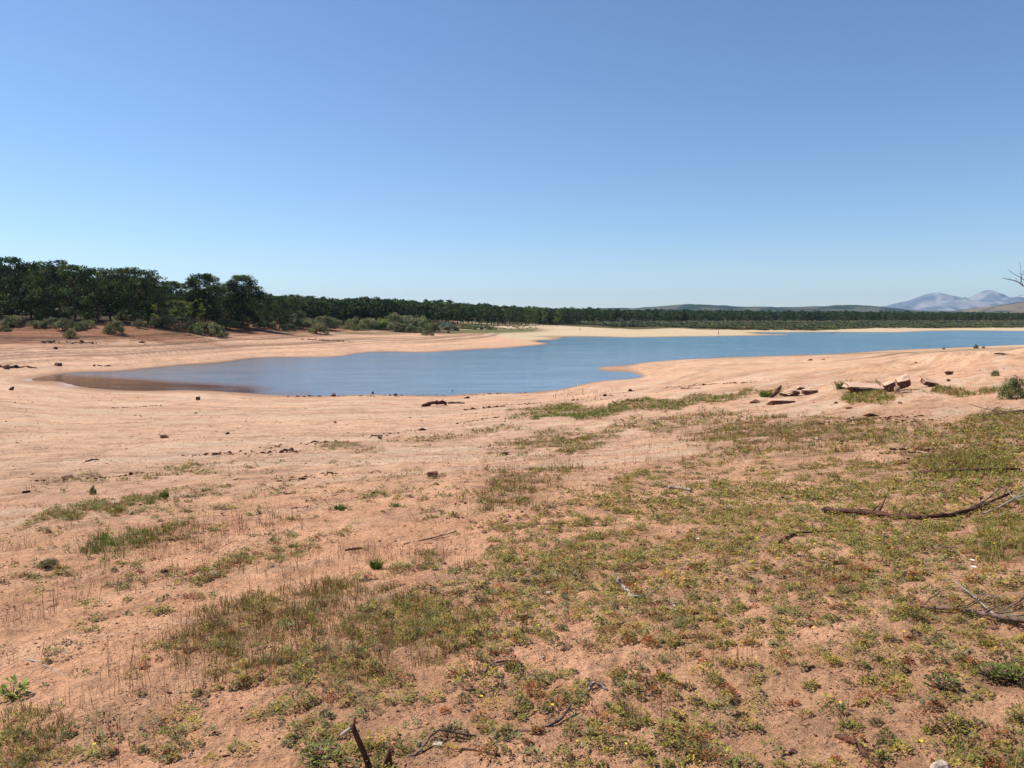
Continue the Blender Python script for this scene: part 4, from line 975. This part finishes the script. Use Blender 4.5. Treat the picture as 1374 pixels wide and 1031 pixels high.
def flower(px, py, label, m=M_pet, r=.0085, h=.03, grp=None):
    x, y, z = ground_at(px, py); t = obj('wild_flower', None, loc=(x, y, z), label=label, category='flower', group=grp)
    mb = MB(); mb.add(*tube([(0, 0, 0), (.002, .001, h*.5), (0, 0, h)], [.0015]*3, 4)); mb.build('stem', M_weed_s, t)
    V = []; F = []
    for k in range(9):
        a = k*2*math.pi/9+.2; d = np.array([math.cos(a), math.sin(a), .35]); s_ = np.array([-math.sin(a), math.cos(a), 0])
        n0 = len(V); c_ = np.array([0, 0, h]); V += [c_, c_+d*r*.6+s_*r*.28, c_+d*r, c_+d*r*.6-s_*r*.28]; F.append((n0, n0+1, n0+2, n0+3))
    mb = MB(); mb.add(V, F); mb.build('petals', m, t, smooth=False)
M_weed_s = grain_material('green_stem', (.05,.07,.02), (.10,.12,.04), 20)
for a in [(82,947,'yellow flower in the weeds at lower left, by the tall dry stems'),(127,1008,'yellow flower at the lower left beside a dark rosette'),(480,1008,'yellow flower just left of the broken stake'),
 (646,943,'yellow flower above the arched twig'),(722,846,'yellow flower in the green mat at centre'),(741,955,'yellow flower beside the dark curved twig'),(775,1005,'yellow flower left of the pair at the bottom middle'),
 (839,1009,'yellow flower right of the pair at the bottom middle'),(1090,851,'small yellow flower in the grey rosettes, lower right'),(1212,856,'yellow flower below the branch with spread twigs'),
 (1126,953,'yellow flower beside the burnt log'),(1235,1006,'yellow flower left above the large pale stone'),(1165,680,'yellow flower above the longest branch'),(1036,703,'yellow flower left of the longest branch end')]:
    flower(*a)
flower(1304, 758, 'upper white flower beside a grey-green rosette', M_petw, .016); flower(1306, 768, 'lower white flower beside a grey-green rosette', M_petw, .018)
flower(1095, 593, 'white flower in the dry grass strip', M_petw, .04, .08); flower(936, 728, 'white flower among the middle weeds', M_petw, .014)
for i in range(46):
    px, py = random.uniform(700, 1340), random.uniform(640, 760)
    if vdens(np.array([px]), np.array([py]), 'w')[0] < .5: continue
    flower(px, py, 'tiny yellow flower in the yellow-green weed carpet', M_pet, .013, .03, 'tiny yellow flowers of the weed carpet')

# ---------------------------------------------------------------- bare tree beyond the right edge with twigs in view
def bare_tree():
    D = 13.; x0, y0 = (1425-CX)/F0*D, D; z0 = hz(x0, y0)-.05; rs = np.random.default_rng(8)
    t = obj('bare_tree', None, loc=(x0, y0, z0), label='leafless tree at the right edge with thin bare twigs against the sky', category='tree')
    T = lambda px, py, dd=0: np.array(PD(px, py, D+dd))-[x0, y0, z0]
    mb = MB(); mb.add(*tube([(0,0,-.1),(.02,0,.6),(-.03,.05,1.3),T(1412,415),T(1398,402)], [.05,.04,.032,.024,.014], 7, .1, 1)); mb.build('trunk', M_bark, t)
    L = [([T(1398,402),T(1384,390),T(1372,383),T(1362,377),T(1352,375),T(1345,374)],.012,.004),([T(1384,390),T(1370,372),T(1358,366),T(1352,362)],.006,.0025),([T(1370,381),T(1369,366),T(1368,352)],.005,.002),
         ([T(1398,402),T(1390,380),T(1380,362),T(1378,345)],.010,.003),([T(1384,376),T(1374,369),T(1366,367)],.005,.002),([T(1408,412),T(1392,400),T(1374,396),T(1362,400)],.006,.002),
         ([T(1412,415),T(1395,408),T(1372,420),T(1345,432)],.009,.004),([T(1372,383),T(1371,372),T(1374,362)],.005,.002),([T(1356,376),T(1354,372)],.004,.002),([T(1364,378),T(1363,373)],.004,.002)]
    for p, a, b_ in L:
        mb = MB(); p = np.array(p); pp = []
        for i in range(len(p)-1):
            for s in (0, .5): pp.append(p[i]*(1-s)+p[i+1]*s+rs.normal(0, .006, 3))
        pp.append(p[-1]); mb.add(*tube(pp, np.linspace(a, b_, len(pp)), 5)); mb.build('branch', M_bark, t)
bare_tree()

# ---------------------------------------------------------------- the distant wood
fp = [pine_proto(11, 6.2, 1.8, 70+i, PINE, 17, .34, 3, .8, 1.35, 44) for i in range(5)]
def wood_line(px):   # distance of the near edge of the distant wood, top line of the wood
    D = np.interp(px, [340,400,500,600,700,760,850,1000,1200,1420],[268,290,335,390,440,500,620,700,760,800])
    top = np.interp(px, [340,380,420,470,490,520,560,600,640,680,730,780,850,1000,1200,1420],[396,397,400,401,400,402,404,406,409,411,413,414,416,417,418.5,420.5])
    return D, top
nfar = 0
for i in range(205):
    px = 352+(i/204)**1.35*1065+rsP.uniform(-2, 2); D, top = wood_line(px); D = D+rsP.uniform(0, 16)
    x = (px-CX)/F0*D; z = hz(x, D)-.1; hh = max(6.0, H+(HZ-top)/F0*D-z)*rsP.uniform(.78, 1.03)
    plant('pine_tree', fp[i % 5], x, float(D), z, hh/11, rsP.uniform(0, 6.28), 'one of the pines along the front edge of the distant wood', 'pine tree', 'pines at the front edge of the distant wood', rsP.uniform(1.0, 1.3)); nfar += 1
def far_wood():
    rs = np.random.default_rng(9); parts = []
    base = []
    for k in range(4):
        me = fp[k][1]; V = np.empty(len(me.vertices)*3, np.float32); me.vertices.foreach_get('co', V); V = V.reshape(-1, 3)
        cc = np.empty(len(V)*4, np.float32); me.color_attributes['col'].data.foreach_get('color', cc); cc = cc.reshape(-1, 4)[:,:3]
        keep = np.arange(len(V)//4); rs.shuffle(keep); keep = keep[:int(len(keep)*.42)]
        idx = (keep[:,None]*4+np.arange(4)).ravel(); Vk = V[idx].reshape(-1, 4, 3); cen = Vk.mean(1, keepdims=True); Vk = cen+(Vk-cen)*1.55
        base.append((Vk.reshape(-1, 3), cc[idx]))
    for i in range(1500):
        px = 345+rs.uniform(0, 1)*1085; D, top = wood_line(px); D = D+14+rs.uniform(0, 1)**1.3*(60+px*.10)
        x = (px-CX)/F0*D; z = tps([x], [D])[0]; hh = max(6., H+(HZ-top)/F0*D-z)*(rs.uniform(.80, 1.0)+.12*(rs.random() < .15)); s = hh/11; a = rs.uniform(0, 6.28); w = s*rs.uniform(1.0, 1.3)
        V, c = base[i % 4]; ca, sa = math.cos(a), math.sin(a)
        Vn = np.stack([(V[:,0]*ca-V[:,1]*sa)*w+x, (V[:,0]*sa+V[:,1]*ca)*w+D, V[:,2]*s+z], 1)
        parts.append((Vn, np.arange(len(V)).reshape(-1, 4), c*rs.uniform(.8, 1.15)))
    V, F, c = merge(parts); me = mesh_np('far_wood', V, F, c)
    obj('far_wood', me, M_pine, kind='stuff', label='dense pine wood behind the far shore', category='wood')
far_wood()
def scrub_belt():
    rs = np.random.default_rng(19); parts = []
    me = crown_mesh('tmp', [(0,0,.5,.5),(.5,.2,.35,.4),(-.5,-.1,.4,.45),(.1,.5,.3,.4),(-.2,-.5,.35,.4)], 110, .15, [(1,1,1)], 5)
    V = np.empty(len(me.vertices)*3, np.float32); me.vertices.foreach_get('co', V); V = V.reshape(-1, 3)
    cc = np.empty(len(V)*4, np.float32); me.color_attributes['col'].data.foreach_get('color', cc); cc = cc.reshape(-1, 4)[:,:3]
    pal = [c*.74 for c in (lin((104,112,70)), lin((90,102,64)), lin((118,124,92)), lin((124,122,72)), lin((100,98,72)))]
    for i in range(2000):
        px = 720+rs.uniform(0, 1)*700
        yb = np.interp(px, SBX, SBY)-.6; lo = float(P(px, yb, .9)[1]); hi = np.interp(px, [700,760,850,1000,1200,1420],[440,500,620,700,760,800])
        D = lo+(hi-lo)*rs.uniform(0, 1)**1.4; x = (px-CX)/F0*D; z = tps([x], [D])[0]
        if z < .3: continue
        h = rs.uniform(.8, 2.4)*(1.5 if rs.random() < .12 else 1); w = h*rs.uniform(.8, 1.7)
        parts.append((V*[w, w, h]+[x, D, z-.1], np.arange(len(V)).reshape(-1, 4), cc*pal[rs.integers(5)]*rs.uniform(.75, 1.15)))
    for i in range(110):
        px = rs.uniform(600, 722); py = rs.uniform(441.5, 445.5); x, y = P(px, py, .5); z = hz(x, y); h = rs.uniform(.3, .8)
        parts.append((V*[h*1.6, h*1.6, h]+[x, y, z], np.arange(len(V)).reshape(-1, 4), cc*pal[rs.integers(5)]*.9))
    V, F, c = merge(parts); me = mesh_np('far_scrub', V, F, c)
    obj('far_scrub', me, M_shrub, kind='stuff', label='belt of low scrub between the far beach and the pine wood', category='scrub')
scrub_belt()
for a in [(832,441,13,13,'silvery round willow on the left of the far pair',6,430),(849,441,15,12,'silvery round willow on the right of the far pair',6,440)]:
    shrub(*a[:6], D=a[6], name='willow_bush')
for i, (px, ty, w, D, lb) in enumerate([(707,412,10,428,'light green poplar leftmost of the far group'),(718,411,12,432,'tallest light green poplar in the far group'),(729,413,10,436,'light green poplar right of the tallest one'),(748,414,12,445,'light tree at the right end of the far group'),
     (1160,429,10,640,'small bright tree left on the far scrub belt'),(1180,428,12,645,'small bright tree in the middle of the far scrub belt'),(1052,430,8,640,'dark small tree on the far scrub belt')]):
    x = (px-CX)/F0*D; z = hz(x, D); h = H+(HZ-ty)/F0*D-z; t = obj('broadleaf_tree', None, loc=(x, D, z), label=lb, category='tree')
    rs = np.random.default_rng(90+i); wd = w*D/F0; cl = [(rs.normal(0, wd*.22), rs.normal(0, wd*.22), h*rs.uniform(.25, .93), rs.uniform(.7, 1.2)*min(1, h/8)) for _ in range(22)]
    mb = MB(); mb.add(*tube([(0,0,-.3),(.1,0,h*.5),(0,.1,h*.85)], [.16,.1,.05], 6)); mb.build('trunk', M_bark, t)
    cm = crown_mesh('crown', cl, 26, .3, [lin((98,112,60)), lin((86,102,56))], 90+i); cm.materials.append(M_shrub); obj('crown', cm, None, t)
# posts on the far beach
for px, py, h, lb in [(964,449.3,1.6,'dark post standing on the far beach by the water'),(778,444,1.3,'thin post on the dry part of the far beach'),(1252,438,1.2,'post in the scrub above the far right beach')]:
    x, y, z = ground_at(px, py); t = obj('wooden_post', None, loc=(x, y, z), label=lb, category='post')
    mb = MB(); mb.add(*tube([(0,0,-.3),(.02,0,h*.5),(.05,0,h)], [.12,.11,.09], 8, .1, 3)); mb.build('stake', M_wood_dark, t)
    mb = MB(); mb.add(*tube([(.05,0,h),(.06,0,h+.04),(.06,0,h+.08)], [.15,.16,.12], 8, .1, 4)); mb.build('cap', M_wood_dark, t)
x, y, z = ground_at(975, 440)

# ---------------------------------------------------------------- air
me = bpy.data.meshes.new('haze')
x0, x1, y0_, y1, z0_, z1 = -14200, 14200, -14200, 14200, -60, 420
v = [(x0,y0_,z0_),(x1,y0_,z0_),(x1,y1,z0_),(x0,y1,z0_),(x0,y0_,z1),(x1,y0_,z1),(x1,y1,z1),(x0,y1,z1)]
me.from_pydata(v, [], [(3,2,1,0),(4,5,6,7),(0,1,5,4),(1,2,6,5),(2,3,7,6),(3,0,4,7)]); me.update()
mh = bpy.data.materials.new('haze_air'); mh.use_nodes = True; nt = mh.node_tree; nt.nodes.clear()
vo = nt.nodes.new('ShaderNodeVolumePrincipled'); vo.inputs['Color'].default_value = (.50, .70, 1.0, 1); vo.inputs['Density'].default_value = 4.0e-5; vo.inputs['Anisotropy'].default_value = .1
ou = nt.nodes.new('ShaderNodeOutputMaterial'); nt.links.new(vo.outputs[0], ou.inputs['Volume'])
obj('haze', me, mh, kind='stuff', label='thin blue summer haze in the air', category='haze')

# ---------------------------------------------------------------- light, sky, camera
SUN_AZ, SUN_EL = R(-68), R(50)
w = bpy.data.worlds.new('World'); bpy.context.scene.world = w; w.use_nodes = True; nt = w.node_tree
sky = nt.nodes.new('ShaderNodeTexSky'); sky.sky_type = 'NISHITA'; sky.sun_disc = False
sky.sun_elevation = SUN_EL; sky.sun_rotation = SUN_AZ; sky.altitude = 900; sky.air_density = 1.0; sky.dust_density = .35; sky.ozone_density = 4.4
bg = nt.nodes['Background']; bg.inputs['Strength'].default_value = .1
tn = N(nt, 'ShaderNodeRGB'); tn.outputs[0].default_value = (.93, .98, 1.03, 1); nt.links.new(mul(nt, sky.outputs[0], tn.outputs[0]), bg.inputs['Color'])
sd = bpy.data.lights.new('sun', 'SUN'); sd.energy = 5.0; sd.angle = R(.53); sd.color = (1, .955, .88)
so = bpy.data.objects.new('sun', sd); C.objects.link(so)
tos = Vector((math.sin(SUN_AZ)*math.cos(SUN_EL), math.cos(SUN_AZ)*math.cos(SUN_EL), math.sin(SUN_EL)))
so.rotation_euler = tos.to_track_quat('Z', 'Y').to_euler(); so.location = (0, 0, 60)
cd = bpy.data.cameras.new('camera'); co = bpy.data.objects.new('camera', cd); C.objects.link(co)
cd.sensor_width = 36; cd.sensor_fit = 'HORIZONTAL'; cd.lens = 36*F0/1374; cd.clip_start = .1; cd.clip_end = 40000
co.location = (0, 0, H); co.rotation_euler = (R(90)-TH, 0, 0)
sc = bpy.context.scene; sc.camera = co
sc.view_settings.view_transform = 'Standard'; sc.view_settings.look = 'None'; sc.view_settings.exposure = .42; sc.view_settings.gamma = 1
sc.cycles.max_bounces = 6; sc.cycles.volume_bounces = 0; sc.cycles.transparent_max_bounces = 6
